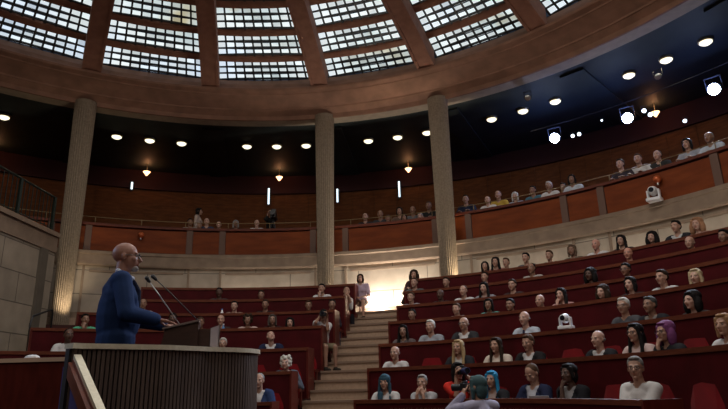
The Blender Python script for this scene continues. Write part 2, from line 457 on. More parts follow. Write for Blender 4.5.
# ================================================================== DESKS
def desk_row(k, side):
    r, z = ROWS[k]; i = KEYS.index(k)
    a_in = degrees(asin(AW / r)) + .1
    if side == 'right': a0, a1 = a_in, right_end(k)
    else: a0, a1 = left_end(r), -a_in
    zb = FL[KEYS[i - 1]] if i else 0.0
    lab = {'right': 'long curved maroon desk of the %s, right of the aisle', 'left': 'long curved maroon desk of the %s, left of the aisle'}[side] % ROWNAME[k]
    am = (a0 + a1) / 2
    t = thing('curved_desk', lab, 'desk', (0, 0, 0), 0, 'curved desks of the amphitheatre')
    m1 = MB(); m1.ring([(r, zb), (r, z - .055), (r + .035, z - .055), (r + .035, zb)], a0, a1); m1.build('front_panel', m_deskf, t)
    m1 = MB(); m1.ring([(r - .02, z - .058), (r - .025, z), (r + .075, z), (r + .075, z - .058)], a0, a1); m1.build('top_rail', m_rail, t)
    m1 = MB(); m1.ring([(r + .036, z - .235), (r + .036, z - .2), (r + .40, z - .2), (r + .40, z - .235)], a0, a1); m1.build('desktop', m_rail, t)
    if i:
        m1 = MB(); m1.ring([(r - .012, zb), (r - .012, zb + .12), (r, zb + .12), (r, zb)], a0, a1); m1.build('kick_board', m_deske, t)
    for a, sg in ((a0, 1), (a1, -1)):
        m1 = MB(); da = sg * degrees(.035 / r)
        lo, hi = sorted((a, a + da))
        m1.ring([(r - .022, FL[k]), (r - .022, z + .002), (r + .42, z + .002), (r + .42, FL[k])], lo - (.02 if sg > 0 else 0), hi + (.02 if sg < 0 else 0))
        m1.build('end_panel', m_deske, t)
    return t
desks = {}
for k in KEYS:
    for s in ('right', 'left'): desks[k + s] = desk_row(k, s)

# lettering on the front desk, bent on to its curve
def lettering(text, a0, a1, r, z, size, parent):
    c = bpy.data.curves.new('lettering', 'FONT'); c.body = text; c.size = size; c.extrude = .004; c.space_character = 1.25
    o = bpy.data.objects.new('tmp', c); COL.objects.link(o)
    dg = bpy.context.evaluated_depsgraph_get(); me = bpy.data.meshes.new_from_object(o.evaluated_get(dg))
    bpy.data.objects.remove(o)
    w_ = max(v.co.x for v in me.vertices)
    for v in me.vertices:
        a = a0 + (a1 - a0) * v.co.x / w_
        v.co = P(r - .006 - v.co.z, a, z + v.co.y)
    me.materials.clear(); me.materials.append(m_letter)
    q = bpy.data.objects.new('lettering', me); COL.objects.link(q); q.parent = parent
lettering('CONSEIL ECONOMIQUE SOCIAL ET ENVIRONNEMENTAL', 15, 46, 5.10, .86, .10, desks['aright'])

# ------------------------------------------------------------------ seats
def make_seat():
    t = thing('auditorium_seat', '', 'seat')
    m1 = MB(); m1.box((0, .02, .40), (.50, .44, .12)); o = m1.build('seat_cushion', m_velvet, t)
    m2 = MB()
    vs = []
    for (z, y, wd) in ((.42, -.20, .25), (.62, -.225, .255), (.90, -.25, .258), (1.10, -.27, .256), (1.13, -.275, .245)):
        for x, yy in ((-wd, y), (-wd * .6, y + .02), (wd * .6, y + .02), (wd, y), (wd, y - .075), (-wd, y - .075)): vs.append((x, yy, z))
    fs = [(i * 6 + c, i * 6 + (c + 1) % 6, (i + 1) * 6 + (c + 1) % 6, (i + 1) * 6 + c) for i in range(4) for c in range(6)] + [tuple(range(6))[::-1], tuple(24 + c for c in range(6))]
    m2.add(vs, fs); m2.build('backrest', m_velvet, t)
    m3 = MB(); m3.box((0, .0, .17), (.10, .30, .34)); m3.build('pedestal', m_black, t)
    for s in (-1, 1):
        m4 = MB(); m4.box((s * .285, -.02, .61), (.05, .38, .06)); m4.box((s * .285, -.02, .45), (.035, .10, .30)); m4.build('armrest', m_deske, t)
    for o in t.children:
        bv = o.modifiers.new('bevel', 'BEVEL'); bv.width = .02 if o.name[0] in 'sb' else .008; bv.segments = 2
    return t
proto = make_seat(); first = True
COLS = [-45, -9, 9, -81]
def put_seat(x_r, a, z, label, group, hs=1):
    global first
    o = proto if first else copy_tree(proto)
    first = False
    p = P(x_r, a, z); o.location = p; o.scale = (1, 1, hs); o.rotation_euler = (0, 0, pi - rad(a))
    o['label'] = label; o['group'] = group
    return o
def in_view(p, m=.06):
    d = p - CAM; z = d.dot(FW)
    if z < .2: return False
    u = 594.86 * d.dot(RT) / z; v = 594.86 * d.dot(UP) / z
    return abs(u) < 364 * (1 + m) + 15 and -204 * 1.02 < v < 260
for k in KEYS:
    r, z = ROWS[k]; rs = r + .56; pitch = .64; da = degrees(pitch / rs)
    for side in (1, -1):
        a = degrees(asin((AW + .35) / rs)); idx = 0
        amax = right_end(k) + (12 if k == 'a' else 0) if side > 0 else -left_end(r)
        while a < amax - (1 if side > 0 else 4):
            idx += 1; p = P(rs, side * a, FL[k] + .95)
            if in_view(p) and not any(abs(side * a - c) * rs * .01745 < .52 and k == 'g' for c in COLS):
                put_seat(rs, side * a, FL[k], 'red velvet seat, %s from the aisle in the %s, %s block' % (ORD[min(idx, 30)], ROWNAME[k], 'right' if side > 0 else 'left'), 'red seats of the amphitheatre', 1 if k in 'ab' else .86)
            a += da
# balcony seats, two rows
for ri, (rs, fz) in enumerate(((11.95, 4.86), (13.0, 5.15))):
    a = -43; idx = 0
    while a < 46:
        idx += 1
        if ri == 0 or idx % 1 == 0:
            p = P(rs, a, fz + 1.0)
            if in_view(p, -.02):
                put_seat(rs, a, fz, 'red velvet balcony seat, %s from the left end of the %s balcony row' % (ORD[idx] if idx < 31 else 'thirty-' + ORD[idx - 30], ('front', 'second')[ri]), 'red seats on the balcony', .85)
        a += degrees(.82 / rs)

# ================================================================== BALCONY FRONT
posts = [-47.3, -42.7, -29.3, -24.7, -11.5, -6.7, 6.5, 11.3, 24.3, 29.0, 42.0, 46.5]
edges = [-62] + posts + [74]
t = thing('balcony_front', 'orange-brown wooden balcony front with grey posts and brass handrail above the stone wall', 'balcony')
for i in range(0, len(edges) - 1):
    a0, a1 = edges[i] + .45, edges[i + 1] - .45
    m1 = MB(); m1.ring([(11.03, 4.87), (11.03, 5.50), (11.09, 5.50), (11.09, 4.87)], a0, a1); m1.build('wood_panel', m_panel, t)
for j, a in enumerate(posts):
    m1 = MB(); m1.ring([(10.99, 4.86), (10.99, 5.53), (11.10, 5.53), (11.10, 4.86)], a - .42, a + .42); m1.build('pilaster', m_post, t)
m1 = MB(); m1.ring([(10.97, 5.535), (10.97, 5.60), (11.22, 5.60), (11.22, 5.535)], -62, 74); m1.build('coping', m_wood, t)
m1 = MB(); m1.tube([P(11.16, a, 5.80) for a in range(-62, 75, 1)], .011, 8); rl_ = m1.build('handrail', m_oldbrass, t, True)
for a in range(-60, 75, 6):
    m1 = MB(); m1.tube([P(11.16, a, 5.60), P(11.16, a, 5.80)], .011, 8); m1.build('support', m_oldbrass, rl_, True)
m1 = MB(); m1.ring([(13.2, 6.05), (13.2, 6.15), (13.28, 6.15), (13.28, 6.05)], -60, 74, mi=0)
tag(m1.build('upper_rail', m_rail), 'brown wooden rail behind the balcony seats', 'handrail')
# mid-height wood screen behind the first balcony rows
# globes on the balcony front, robotic cameras
for a, lab in ((-35.9, 'small copper globe lamp on the balcony front above the speaker'), (35.9, 'small copper globe lamp on the right balcony front above the white camera')):
    t = thing('globe_lamp', lab, 'lamp', P(10.93, a, 5.33), 0, 'globe lamps on the balcony front')
    m1 = MB(); m1.ell((0, 0, 0), (.085, .085, .085)); m1.build('globe', m_orange, t, True)
    m1 = MB(); m1.tube([(0, 0, 0), (P(.12, a, 0))], .02, 8); m1.build('bracket', m_black, t)
    m1 = MB(); m1.tube([(0, 0, -.08), (0, 0, -.13)], .022, 10); m1.build('finial', m_chrome, t)
def ptz(p, rz_, lab, s=1):
    t = thing('robotic_camera', lab, 'camera', p, rz_, 'white robotic cameras'); t.scale = (s, s, s)
    m1 = MB(); m1.box((0, 0, .035), (.26, .22, .07)); o = m1.build('base', m_white, t)
    bv = o.modifiers.new('b', 'BEVEL'); bv.width = .02; bv.segments = 3
    for sx in (-1, 1):
        m1 = MB(); m1.box((sx * .10, 0, .14), (.035, .10, .18)); o = m1.build('arm', m_white, t); bv = o.modifiers.new('b', 'BEVEL'); bv.width = .012; bv.segments = 2
    m1 = MB(); m1.ell((0, 0, .21), (.085, .10, .095)); m1.tube([(0, -.05, .21), (0, -.13, .21)], [.075, .062], 20); m1.build('head', m_white, t, True)
    m1 = MB(); m1.tube([(0, -.128, .21), (0, -.137, .21)], .048, 20); m1.build('lens', m_glassdark, t)
ptz(P(10.86, 35.4, 4.84), rad(-25), 'white robotic camera on the stone ledge of the right balcony', 1.12)
ptz(P(6.77, 36.87, 2.014), rad(-25), 'white robotic camera standing on the third row desk', .82)

# ================================================================== CEILING LIGHTS
proto_l = None
def ceiling_light(a, lab):
    global proto_l
    if proto_l is None:
        t = thing('ceiling_light', lab, 'ceiling light')
        m1 = MB(); m1.tube([(0, 0, .0), (0, 0, -.05), (0, 0, -.07)], [.17, .17, .16], 32); m1.build('brass_ring', m_brass, t)
        m1 = MB(); m1.tube([(0, 0, -.05), (0, 0, -.085), (0, 0, -.12), (0, 0, -.135)], [.148, .138, .09, .025], 32); m1.build('glass_bowl', m_lightw, t, True)
        proto_l = t
    else: t = copy_tree(proto_l)
    t.location = P(12.5, a, 8.80); t['label'] = lab; t['group'] = 'round ceiling lights over the balcony'
    return t
cnt = 0
for k in range(-4, 5):
    for d in (-4.35, 0, 4.35):
        a = 18 * k + d; cnt += 1
        if -58 < a < 50 and abs(a + 49.65) > .1:
            ceiling_light(a, 'round brass-rimmed ceiling light, %s of its trio, %s bay from the left' % ({-4.35: 'left', 0: 'middle', 4.35: 'right'}[d], ORD[k + 4]))
for k in range(-3, 4): lamp('ceiling_glow', 'AREA', P(12.5, 18 * k, 8.6), CEILW, (1, .85, .6), P(12.5, 18 * k, 0), .5)
for i_, a in enumerate((-54, -36.2, -18.6, -.6, 30.4)):
    t = thing('cone_lamp', 'small warm cone lamp hanging under the dark ceiling, %s from the left' % ORD[i_ + 1], 'lamp', P(14.75, a, 8.48), 0, 'warm cone lamps')
    m1 = MB(); m1.tube([(0, 0, -.12), (0, 0, -.05), (0, 0, .02)], [.02, .07, .12], 20); m1.build('cone_shade', m_cone, t, True)
    m1 = MB(); m1.tube([(0, 0, .0), (0, 0, .32)], .012, 8); m1.build('stem', m_brass, t)
    l_ = lamp('cone_lamp_light', 'POINT', (0, 0, .16), 6, (1, .42, .18), None, .05, parent=t)
# wall tube lights
for (a, z0, z1), lab in zip(((-37.9, 8.05, 8.3), (-20.25, 7.7, 8.3), (-10.9, 7.7, 8.2), (-2.45, 7.72, 8.3)),
        ('faint slim wall light near the left column', 'white slim vertical wall light left of the middle column', 'white slim vertical wall light beside the middle column', 'bright slim vertical wall light between the two middle columns')):
    t = thing('wall_light', lab, 'wall light', P(15.42, a, z0), pi - rad(a), 'slim wall lights')
    m1 = MB(); m1.tube([(0, 0, 0), (0, 0, z1 - z0)], .032, 12); m1.build('tube', m_tube, t, True)
    m1 = MB(); m1.box((0, -.06, (z1 - z0) / 2), (.12, .05, z1 - z0 + .05)); m1.build('backplate', m_black, t)

# ------------------------------------------------------------------ stage floodlights and spots
tgt = Vector((.5, .2, 1.6))
def spotlight(p, lab, s, lens, tgt=CAM + Vector((-1.5, 2.5, .8))):
    t = thing('stage_floodlight', lab, 'spotlight', p, 0, 'stage lights'); d = (tgt - p).normalized()
    t.rotation_euler = d.to_track_quat('-Y', 'Z').to_euler(); t.scale = (s, s, s)
    m1 = MB(); m1.tube([(0, .22, 0), (0, .18, 0), (0, 0, 0), (0, -.10, 0)], [.05, .10, .12, .125], 24); m1.build('housing', m_black, t)
    m1 = MB(); m1.ell((0, -.095, 0), (.112, .025, .112), n=24); m1.build('lens', lens, t, True)
    for sx in (-1, 1):
        m1 = MB(); m1.box((sx * .14, .05, .10), (.015, .03, .26)); m1.build('yoke_arm', m_black, t)
    m1 = MB(); m1.box((0, .05, .235), (.30, .035, .02)); m1.build('yoke_bar', m_black, t)
    
for (r, a, z), nm in zip(FLOODS, ('lowest, left of the three big ones', 'middle of the three big ones', 'at the right edge')):
    spotlight(P(r, a, z), 'blazing blue-white stage floodlight, ' + nm, 1.2, m_flood)
for (a, z, s, nm) in ((23.2, 7.80, .45, 'left one of the pair beside the left floodlight'), (24.0, 7.80, .45, 'right one of the pair beside the left floodlight'),
                      (31.8, 7.88, .5, 'upper one beside the middle floodlight'), (32.4, 7.72, .5, 'lower one beside the middle floodlight'),
                      (26.9, 8.0, .25, 'tiny blue point between the two left floodlights'), (35.8, 7.25, .4, 'small dim blue one low at the right')):
    spotlight(P(13.0, a, z), 'small white stage spot, ' + nm, s, m_spotb)
for a, r, z, nm in ((35.0, 12.4, 8.35, 'right of the middle of the ceiling lights'), (20.8, 11.3, 8.5, 'close to the stone ring')):
    spotlight(P(r, a, z), 'unlit grey stage spot under the dark ceiling, ' + nm, .7, m_chrome)
# lighting bar
m1 = MB(); m1.tube([P(13.05, a, 8.30) for a in range(18, 44, 1)], .012, 8)
tag(m1.build('lighting_bar', m_black), 'curved black pipe carrying the stage lights', 'lighting bar')

# ------------------------------------------------------------------ iron railing on the left wall, dim tubes, aisle handrail
t = thing('iron_railing', 'dark green iron railing on top of the left stone wall', 'railing')
Lw = (B - A).length
def onwall(s, off, z): q = A + dv * s + nv * off; return (q.x, q.y, z)
m1 = MB(); m1.tube([onwall(.1, -.1, 5.72), onwall(Lw, -.1, 5.72)], .025, 8); m1.build('top_rail', m_iron, t)
m1 = MB(); m1.tube([onwall(.1, -.1, 4.98), onwall(Lw, -.1, 4.98)], .012, 8); m1.build('bottom_rail', m_iron, t)
s_ = .12
while s_ < Lw:
    m1 = MB(); q = onwall(s_, -.1, 0); m1.box((q[0], q[1], 5.29), (.06, .06, .88)); m1.build('post', m_iron, t); s_ += 1.35
m1 = MB(); s_ = .12
while s_ < Lw:
    q = onwall(s_, -.1, 0); m1.box((q[0], q[1], 5.33), (.014, .014, .78)); s_ += .15
m1.build('baluster_rods', m_iron, t)
t = thing('aisle_handrail', 'small dark metal handrail at the left end of the desks below the left column', 'handrail')
p0 = P(8.1, -46.6, 0); p1 = P(7.75, -49.2, 0)
m1 = MB(); m1.tube([(p0.x, p0.y, 2.0), (p0.x, p0.y, 2.86), (p0.x + .02, p0.y - .05, 2.93), (p1.x, p1.y, 2.75), (p1.x - .01, p1.y - .04, 2.6), (p1.x, p1.y, 1.6)], .02, 8); m1.build('rail', m_black, t, True)

# ================================================================== TRIBUNE
ft = .62
outer = [(.671, -1.113), (.704, -1.031), (.761, -.953), (.90, -.77), (1.031, -.595), (1.11, -.40), (1.174, -.206), (1.245, -.07), (1.300, .05), (1.325, .14), (1.325, .227), (1.31, .34), (1.268, .445), (1.18, .58), (1.05, .72), (.85, .86), (.6, .95), (.3, .98)]
def catmull(pts, n=6):
    out = []
    P_ = [Vector(p) for p in pts]
    for i in range(len(P_) - 1):
        a, b_, c, d = P_[max(i - 1, 0)], P_[i], P_[i + 1], P_[min(i + 2, len(P_) - 1)]
        for k in range(n):
            t = k / n; out.append(.5 * ((2 * b_) + (c - a) * t + (2 * a - 5 * b_ + 4 * c - d) * t * t + (3 * b_ - a - 3 * c + d) * t ** 3))
    out.append(P_[-1]); return out
crv = catmull(outer)
def resample(c, step):
    out = [c[0]]; acc = 0
    for i in range(1, len(c)):
        seg = (c[i] - c[i - 1]).length; pos = 0
        while acc + seg - pos >= step:
            pos += step - acc; acc = 0; out.append(c[i - 1].lerp(c[i], pos / seg))
        acc += seg - pos
    return out
crv = resample(crv, .03)
def nrm(c, i):
    d = (c[min(i + 1, len(c) - 1)] - c[max(i - 1, 0)]).normalized(); return Vector((d.y, -d.x))
def strip(mb, c, o0, o1, z0, z1, mi=0):
    vs = []; n_ = len(c)
    for i, p in enumerate(c):
        nn = nrm(c, i)
        for o_, z in ((o0, z0), (o0, z1), (o1, z1), (o1, z0)): vs.append((p.x + nn.x * o_, p.y + nn.y * o_, z))
    fs = [(i * 4 + k, (i + 1) * 4 + k, (i + 1) * 4 + (k + 1) % 4, i * 4 + (k + 1) % 4) for i in range(n_ - 1) for k in range(4)]
    fs += [(3, 2, 1, 0), tuple((n_ - 1) * 4 + k for k in range(4))]
    mb.add(vs, fs, mi)
t = thing('tribune', 'curved tribune clad in dark vertical slats with a pale metal rim, under the speaker', 'tribune', (0, 0, 0))
m1 = MB(); strip(m1, crv, -.024, -.07, 0, 1.545); m1.build('drum_wall', m_slatback, t)
m1 = MB()
c2 = resample(catmull(outer), .031)
for i in range(1, len(c2)):
    nn = nrm(c2, i); tt = Vector((-nn.y, nn.x)); p = c2[i] - nn * .012
    R = Matrix(((tt.x, nn.x, 0), (tt.y, nn.y, 0), (0, 0, 1)))
    m1.box((p.x, p.y, .7725), (.021, .026, 1.545), R)
m1.build('slatted_cladding', m_slat, t)
m1 = MB(); strip(m1, crv, .02, -.09, 1.545, 1.58); m1.build('rim', m_palebrass, t)
m1 = MB(); vs = [(p.x - nrm(crv, i).x * .085, p.y - nrm(crv, i).y * .085) for i, p in enumerate(crv)]
inner = [(.0, .8), (-.4, .4), (-.5, -.1), (-.2, -.8), (.35, -1.15)]
poly = vs + inner
m1.add([(x, y, ft) for x, y in poly] + [(x, y, ft - .06) for x, y in poly], [tuple(range(len(poly))), tuple(range(len(poly), 2 * len(poly)))[::-1]] + [(i, (i + 1) % len(poly), (i + 1) % len(poly) + len(poly), i + len(poly)) for i in range(len(poly))])
m1.build('platform', m_carpet, t)
m1 = MB(); strip(m1, crv[18:-8], -.09, -.30, 1.38, 1.42); m1.build('counter_shelf', m_lect, t)
m1 = MB(); m1.tube([(0, 0, 0), (0, 0, ft - .06)], 1.0, 40)
m1.v = [(x * .6 + .45, y * .7 - .1, z) for x, y, z in m1.v]; m1.build('platform_core', m_slatback, t)

# stair parapet with its brass cap, leading down towards the camera
t = thing('stair_parapet', 'sloping brown leather parapet capped with a pale brass strip at the left of the tribune', 'parapet', (.69, -1.1, 0))
def loc_(v): return (v[0] - .69, v[1] + 1.1, v[2])
a0 = Vector((.700, -1.085, 1.506)); a1 = Vector((1.292, -1.530, 1.170)); w_ = Vector((.03, -.02, .0)).normalized()
dd = (a1 - a0); a1 = a0 + dd * 1.8; dh = Vector((dd.x, dd.y, 0)).normalized(); sd = Vector((dh.y, -dh.x, 0))
if sd.x > 0: sd = -sd
def slab(o0, o1, t0, t1):
    m = MB(); q = [a0 + sd * o0, a1 + sd * o0, a1 + sd * o1, a0 + sd * o1]
    m.hexa([loc_(v + Vector((0, 0, t0))) for v in q], [loc_(v + Vector((0, 0, t1))) for v in q]); return m
slab(-.024, .022, -.03, 0).build('brass_cap', m_palebrass, t)
slab(-.02, .025, -.17, -.03).build('panel', m_leather, t)
slab(-.015, .02, -.9, -.17).build('carpeted_panel', m_blue, t)
m = slab(.026, .05, -.15, -.05); m.build('leather_roll', m_leather, t)
# blue carpeted flank beside it
def pxp(u, v, d): return CAM + (FW + RT * ((u - 364) / 594.86) + UP * ((204.5 - v) / 594.86)) * d
u0 = Vector((-.02 + .60, -.98)); b0 = pxp(63, 367, 4.25); b1 = pxp(83, 371, 4.06)
m1 = MB(); e1 = Vector((b1.x - b0.x, b1.y - b0.y)).normalized(); n1 = Vector((-e1.y, e1.x))
q = [Vector((b0.x, b0.y)), Vector((b1.x, b1.y)), Vector((b1.x, b1.y)) + n1 * .06, Vector((b0.x, b0.y)) + n1 * .06]
m1.hexa([(v.x, v.y, 0) for v in q], [(q[0].x, q[0].y, b0.z), (q[1].x, q[1].y, b1.z), (q[2].x, q[2].y, b1.z), (q[3].x, q[3].y, b0.z)])
tag(m1.build('carpeted_flank', m_blue), 'blue-violet carpeted flank between the clerk desk and the brass-capped parapet', 'panel')

# side desk on the far left
t = thing('side_desk', 'dark mahogany clerk desk with pale edge strip at the lower left', 'desk', (0, 0, 0))
q0 = Vector((-1.771, .272)); q1 = Vector((-.829, .553)); q0 = q0 + (q0 - q1) * .9
e_ = (q1 - q0).normalized(); f_ = Vector((-e_.y, e_.x))
def sq(m, s0, s1, o0, o1, z0, z1, mi=0):
    L = (q1 - q0).length
    a = [q0 + e_ * (L * s0) + f_ * o0, q0 + e_ * (L * s1) + f_ * o0, q0 + e_ * (L * s1) + f_ * o1, q0 + e_ * (L * s0) + f_ * o1]
    m.hexa([(v.x, v.y, z0) for v in a], [(v.x, v.y, z1) for v in a], mi)
m1 = MB(); sq(m1, 0, 1, .02, .06, 0, 1.57); m1.build('front_panel', m_deske, t)
m1 = MB(); sq(m1, 0, 1.0, 0, .07, 1.57, 1.61); m1.build('edge_strip', m_rail if 0 else mat('pale_wood_strip', (.60, .42, .30), .4), t)
m1 = MB(); sq(m1, 0, 1, .07, .75, 1.56, 1.60); m1.build('desktop', m_wood, t)
m1 = MB(); sq(m1, .97, 1, .06, .75, 0, 1.56); m1.build('side_panel', m_deske, t)
m1 = MB(); m1.ell((-1.27, .53, 1.618), (.09, .045, .03), n=10)
tag(m1.build('crumpled_paper', m_white), 'small pale crumpled paper lying on the clerk desk', 'paper')

# lectern and microphones: side profile given along the speaker's facing direction
FD = 4.8
fdir = Vector((.959, .282, 0)); back = Vector((-.50, .866, 0)).normalized()
def LP(x, z, off=0): return Vector((.7168, -.2017, 0)) + fdir * x + back * off + Vector((0, 0, z))
def prism(poly, o0, o1, name, m, parent, bev=.004):
    mb = MB(); n_ = len(poly); vs = [LP(x, z, o0) for x, z in poly] + [LP(x, z, o1) for x, z in poly]
    mb.add(vs, [tuple(range(n_))[::-1], tuple(range(n_, 2 * n_))] + [(i, (i + 1) % n_, (i + 1) % n_ + n_, i + n_) for i in range(n_)])
    return mb.build(name, m, parent)
t = thing('lectern', 'dark walnut lectern with sloping top standing on the tribune', 'lectern')
prism([(-.03, 1.42), (.302, 1.42), (.302, 1.795), (.03, 1.738)], 0, .50, 'body', m_lect, t)
prism([(.012, 1.738), (.306, 1.797), (.308, 1.812), (.008, 1.751)], -.02, .52, 'sloping_top', mat('lectern_top', (.20, .15, .14), .35), t)
prism([(.304, 1.42), (.402, 1.42), (.402, 1.736), (.304, 1.736)], .02, .48, 'front_step', m_lect, t)
prism([(.403, 1.42), (.455, 1.42), (.474, 1.760), (.403, 1.738)], -.01, .50, 'front_panel', m_lightpanel, t)
prism([(.457, 1.42), (.463, 1.42), (.483, 1.764), (.475, 1.764)], -.015, .505, 'metal_edge', m_chrome, t)
for (b0, h0, nm) in (((0.8737, -.1693, 1.765), (.6473, -.3354, 2.1361), 'front'), ((1.0099, -.1297, 1.80), (.6974, -.3252, 2.1488), 'rear')):
    b0 = Vector(b0); h0 = Vector(h0); off = Vector((0, 0, 0)) + back * (.10 if nm == 'front' else .25)
    tt = .94 if nm == 'front' else .94
    # keep the line of sight: shift both ends away from the camera
    k_ = 1.03 if nm == 'front' else 1.055
    b0 = CAM + (b0 - CAM) * k_; h0 = CAM + (h0 - CAM) * k_
    t2 = thing('gooseneck_microphone', 'slender gooseneck microphone on the lectern, %s' % ('nearer one with lighter stem' if nm == 'front' else 'farther one with darker stem'), 'microphone', b0, 0, 'lectern microphones')
    d_ = h0 - b0; n_ = d_.normalized()
    m1 = MB(); m1.tube([(0, 0, 0), d_ * .3, d_ * .65 + Vector((0, 0, .004)), d_ * .95], .0045, 8); m1.build('stem', m_chrome if nm == 'front' else m_black, t2, True)
    m1 = MB(); m1.capsule(d_ * .95, d_ * 1.02, .013, .018); m1.build('capsule_head', m_black, t2, True)
    m1 = MB(); m1.tube([(0, 0, -.03), (0, 0, .01)], .018, 12); m1.build('socket', m_black, t2)

# ================================================================== PEOPLE
def rotm(yaw, pitch=0, roll=0):
    return Matrix.Rotation(yaw, 3, 'Z') @ Matrix.Rotation(-pitch, 3, 'X') @ Matrix.Rotation(roll, 3, 'Y')
def V(*a): return Vector(a)
def ik(s, t, l1, l2, hint):
    s = Vector(s); t = Vector(t); d = t - s; L = min(d.length, (l1 + l2) * .995); n = d.normalized(); t = s + n * L
    a = (l1 * l1 - l2 * l2 + L * L) / (2 * L); h = sqrt(max(0, l1 * l1 - a * a)); u = Vector(hint); u -= n * u.dot(n); u.normalize()
    return s + n * a + u * h, t
def head_skin(mb, H, R, fem):
    def q(x, y, z): return H + R @ V(x, y, z)
    k = .95 if fem else 1
    mb.ell(q(0, -.018, .032), (.076, .096, .086), R, 18)
    mb.ell(q(0, .022, -.028), (.062 * k, .070, .088), R, 16)
    mb.ell(q(0, .030, -.072), (.048 * k, .050, .038), R, 14)
    mb.ell(q(0, .072, -.096), (.022, .018, .016), R, 10)
    mb.capsule(q(0, .086, .012), q(0, .108, -.026), .009, .0135, 10)
    mb.ell(q(0, .098, -.031), (.017, .012, .009), R, 10)
    mb.ell(q(0, .086, -.055), (.023, .012, .0065), R, 10)
    mb.ell(q(0, .084, -.066), (.020, .012, .0065), R, 10)
    for s in (-1, 1):
        mb.ell(q(s * .030, .077, .026), (.026, .012, .008), R, 10)
        mb.ell(q(s * .042, .060, -.022), (.021, .022, .020), R, 10)
        mb.ell(q(s * .031, .068, .004), (.014, .013, .011), R, 10)
        mb.ell(q(s * .075, -.012, -.008), (.010, .018, .031), R, 10)
def hand(mb, W, d, n, curl, side, spread=.012, rf=.0085):
    d = Vector(d).normalized(); n = Vector(n); n = (n - d * n.dot(d)).normalized(); x = d.cross(n) * side  # x towards thumb
    lens = [(.026, .043), (.009, .048), (-.009, .045), (-.026, .036)]
    for i, (off, fl) in enumerate(lens):
        b0 = W + x * off * .6 + d * .01; k = W + x * off + d * (.088 - .006 * abs(i - 1))
        mb.capsule(b0, k, .0145, .012, 10)
        p = k; dir_ = d.copy(); c = curl
        for j, f in enumerate((1, .62, .48)):
            dir_ = (Matrix.Rotation(c * (.7 + .15 * j), 3, d.cross(n)) @ dir_) if c else dir_
            nd = p + dir_ * fl * f; mb.capsule(p, nd, rf * (1.08 - .08 * j), rf * (1.0 - .08 * j), 8); p = nd
    t0 = W + x * .022 + d * .02; t1 = t0 + (x * .8 + d * .7 + n * .35).normalized() * .045; t2 = t1 + (x * .35 + d * 1 + n * .4).normalized() * .032
    mb.capsule(t0, t1, .014, .0115, 10); mb.capsule(t1, t2, .0105, .0085, 10); mb.capsule(t2, t2 + d * .018, .0085, .0075, 8)

def skeleton(pose, lean, hy, hp, stand=False):
    """joint positions; front is +Y"""
    S_ = {}
    hipz = .93 if stand else .52
    T = Matrix.Rotation(-lean, 3, 'X'); hp0 = V(0, 0, hipz); S_['T'] = T
    tq = lambda x, y, z: hp0 + T @ V(x, y, z)
    S_['hip'] = hp0; S_['tq'] = tq
    S_['sh'] = {s: tq(s * .172, 0, .455) for s in (-1, 1)}
    nb = tq(0, -.005, .50); hd = nb + Matrix.Rotation(-lean * .45, 3, 'X') @ V(0, .032, .168)
    S_['neck'] = nb; S_['head'] = hd; S_['HR'] = rotm(hy, hp)
    W = {}; Hn = {}
    hR = S_['HR']
    for s in (-1, 1):
        if pose == 'crossed': w = V(-s * .06, .36 + .02 * s, .80); dd = V(-s * 1, .15, 0); nn = V(0, 0, -1); cu = .35
        elif pose == 'lap': w = V(s * .07, .27, .64); dd = V(-s * .5, .8, -.2); nn = V(0, 0, -1); cu = .3
        elif pose == 'camera': w = hd + hR @ V(s * .085, .13, -.075); dd = V(-s * .25, .55, .8); nn = V(-s, .2, 0); cu = .55
        elif pose == 'chin' and s > 0: w = hd + hR @ V(.045, .095, -.165); dd = hd + hR @ V(.02, .075, -.06) - w; nn = V(-.3, -1, 0); cu = .75
        elif pose == 'clasp': w = hd + hR @ V(s * .05, .13, -.18); dd = V(-s * .35, -.1, .9); nn = V(-s * .4, -1, 0); cu = .6
        elif pose == 'kneel': w = hd + hR @ V(s * .085, .13, -.075); dd = V(-s * .25, .55, .8); nn = V(-s, .2, 0); cu = .55
        elif pose == 'lectern': w = V(.16, .27, hipz + .165) if s > 0 else V(-.14, .36, hipz + .155); dd = V(.0, 1, -.12); nn = V(0, 0, -1); cu = .22
        elif pose == 'stand': w = V(s * .24, .05, hipz - .06); dd = V(0, .2, -1); nn = V(-s, 0, 0); cu = .3
        else: w = V(s * .13, .36, .81); dd = V(-s * .3, 1, -.05); nn = V(0, 0, -1); cu = .25
        hint = V(s * (.35 if pose in ('camera', 'kneel', 'chin', 'clasp') else .7), -.35, -.9)
        e, w = ik(S_['sh'][s], w, .285, .255, hint)
        W[s] = (e, w, dd, nn, cu)
    S_['arm'] = W
    L = {}
    for s in (-1, 1):
        h = V(s * .09, 0, hipz)
        if stand: kn = V(s * .095, .025 * s, .50); an = V(s * .10, -.03 + .05 * s, .09)
        elif pose == 'kneel': kn = V(s * .13, .40, .30); an = V(s * .12, .02, .08)
        else: kn = V(s * .115, .36, .50); an = V(s * .12, .36, .09)
        L[s] = (h, kn, an)
    S_['leg'] = L
    return S_

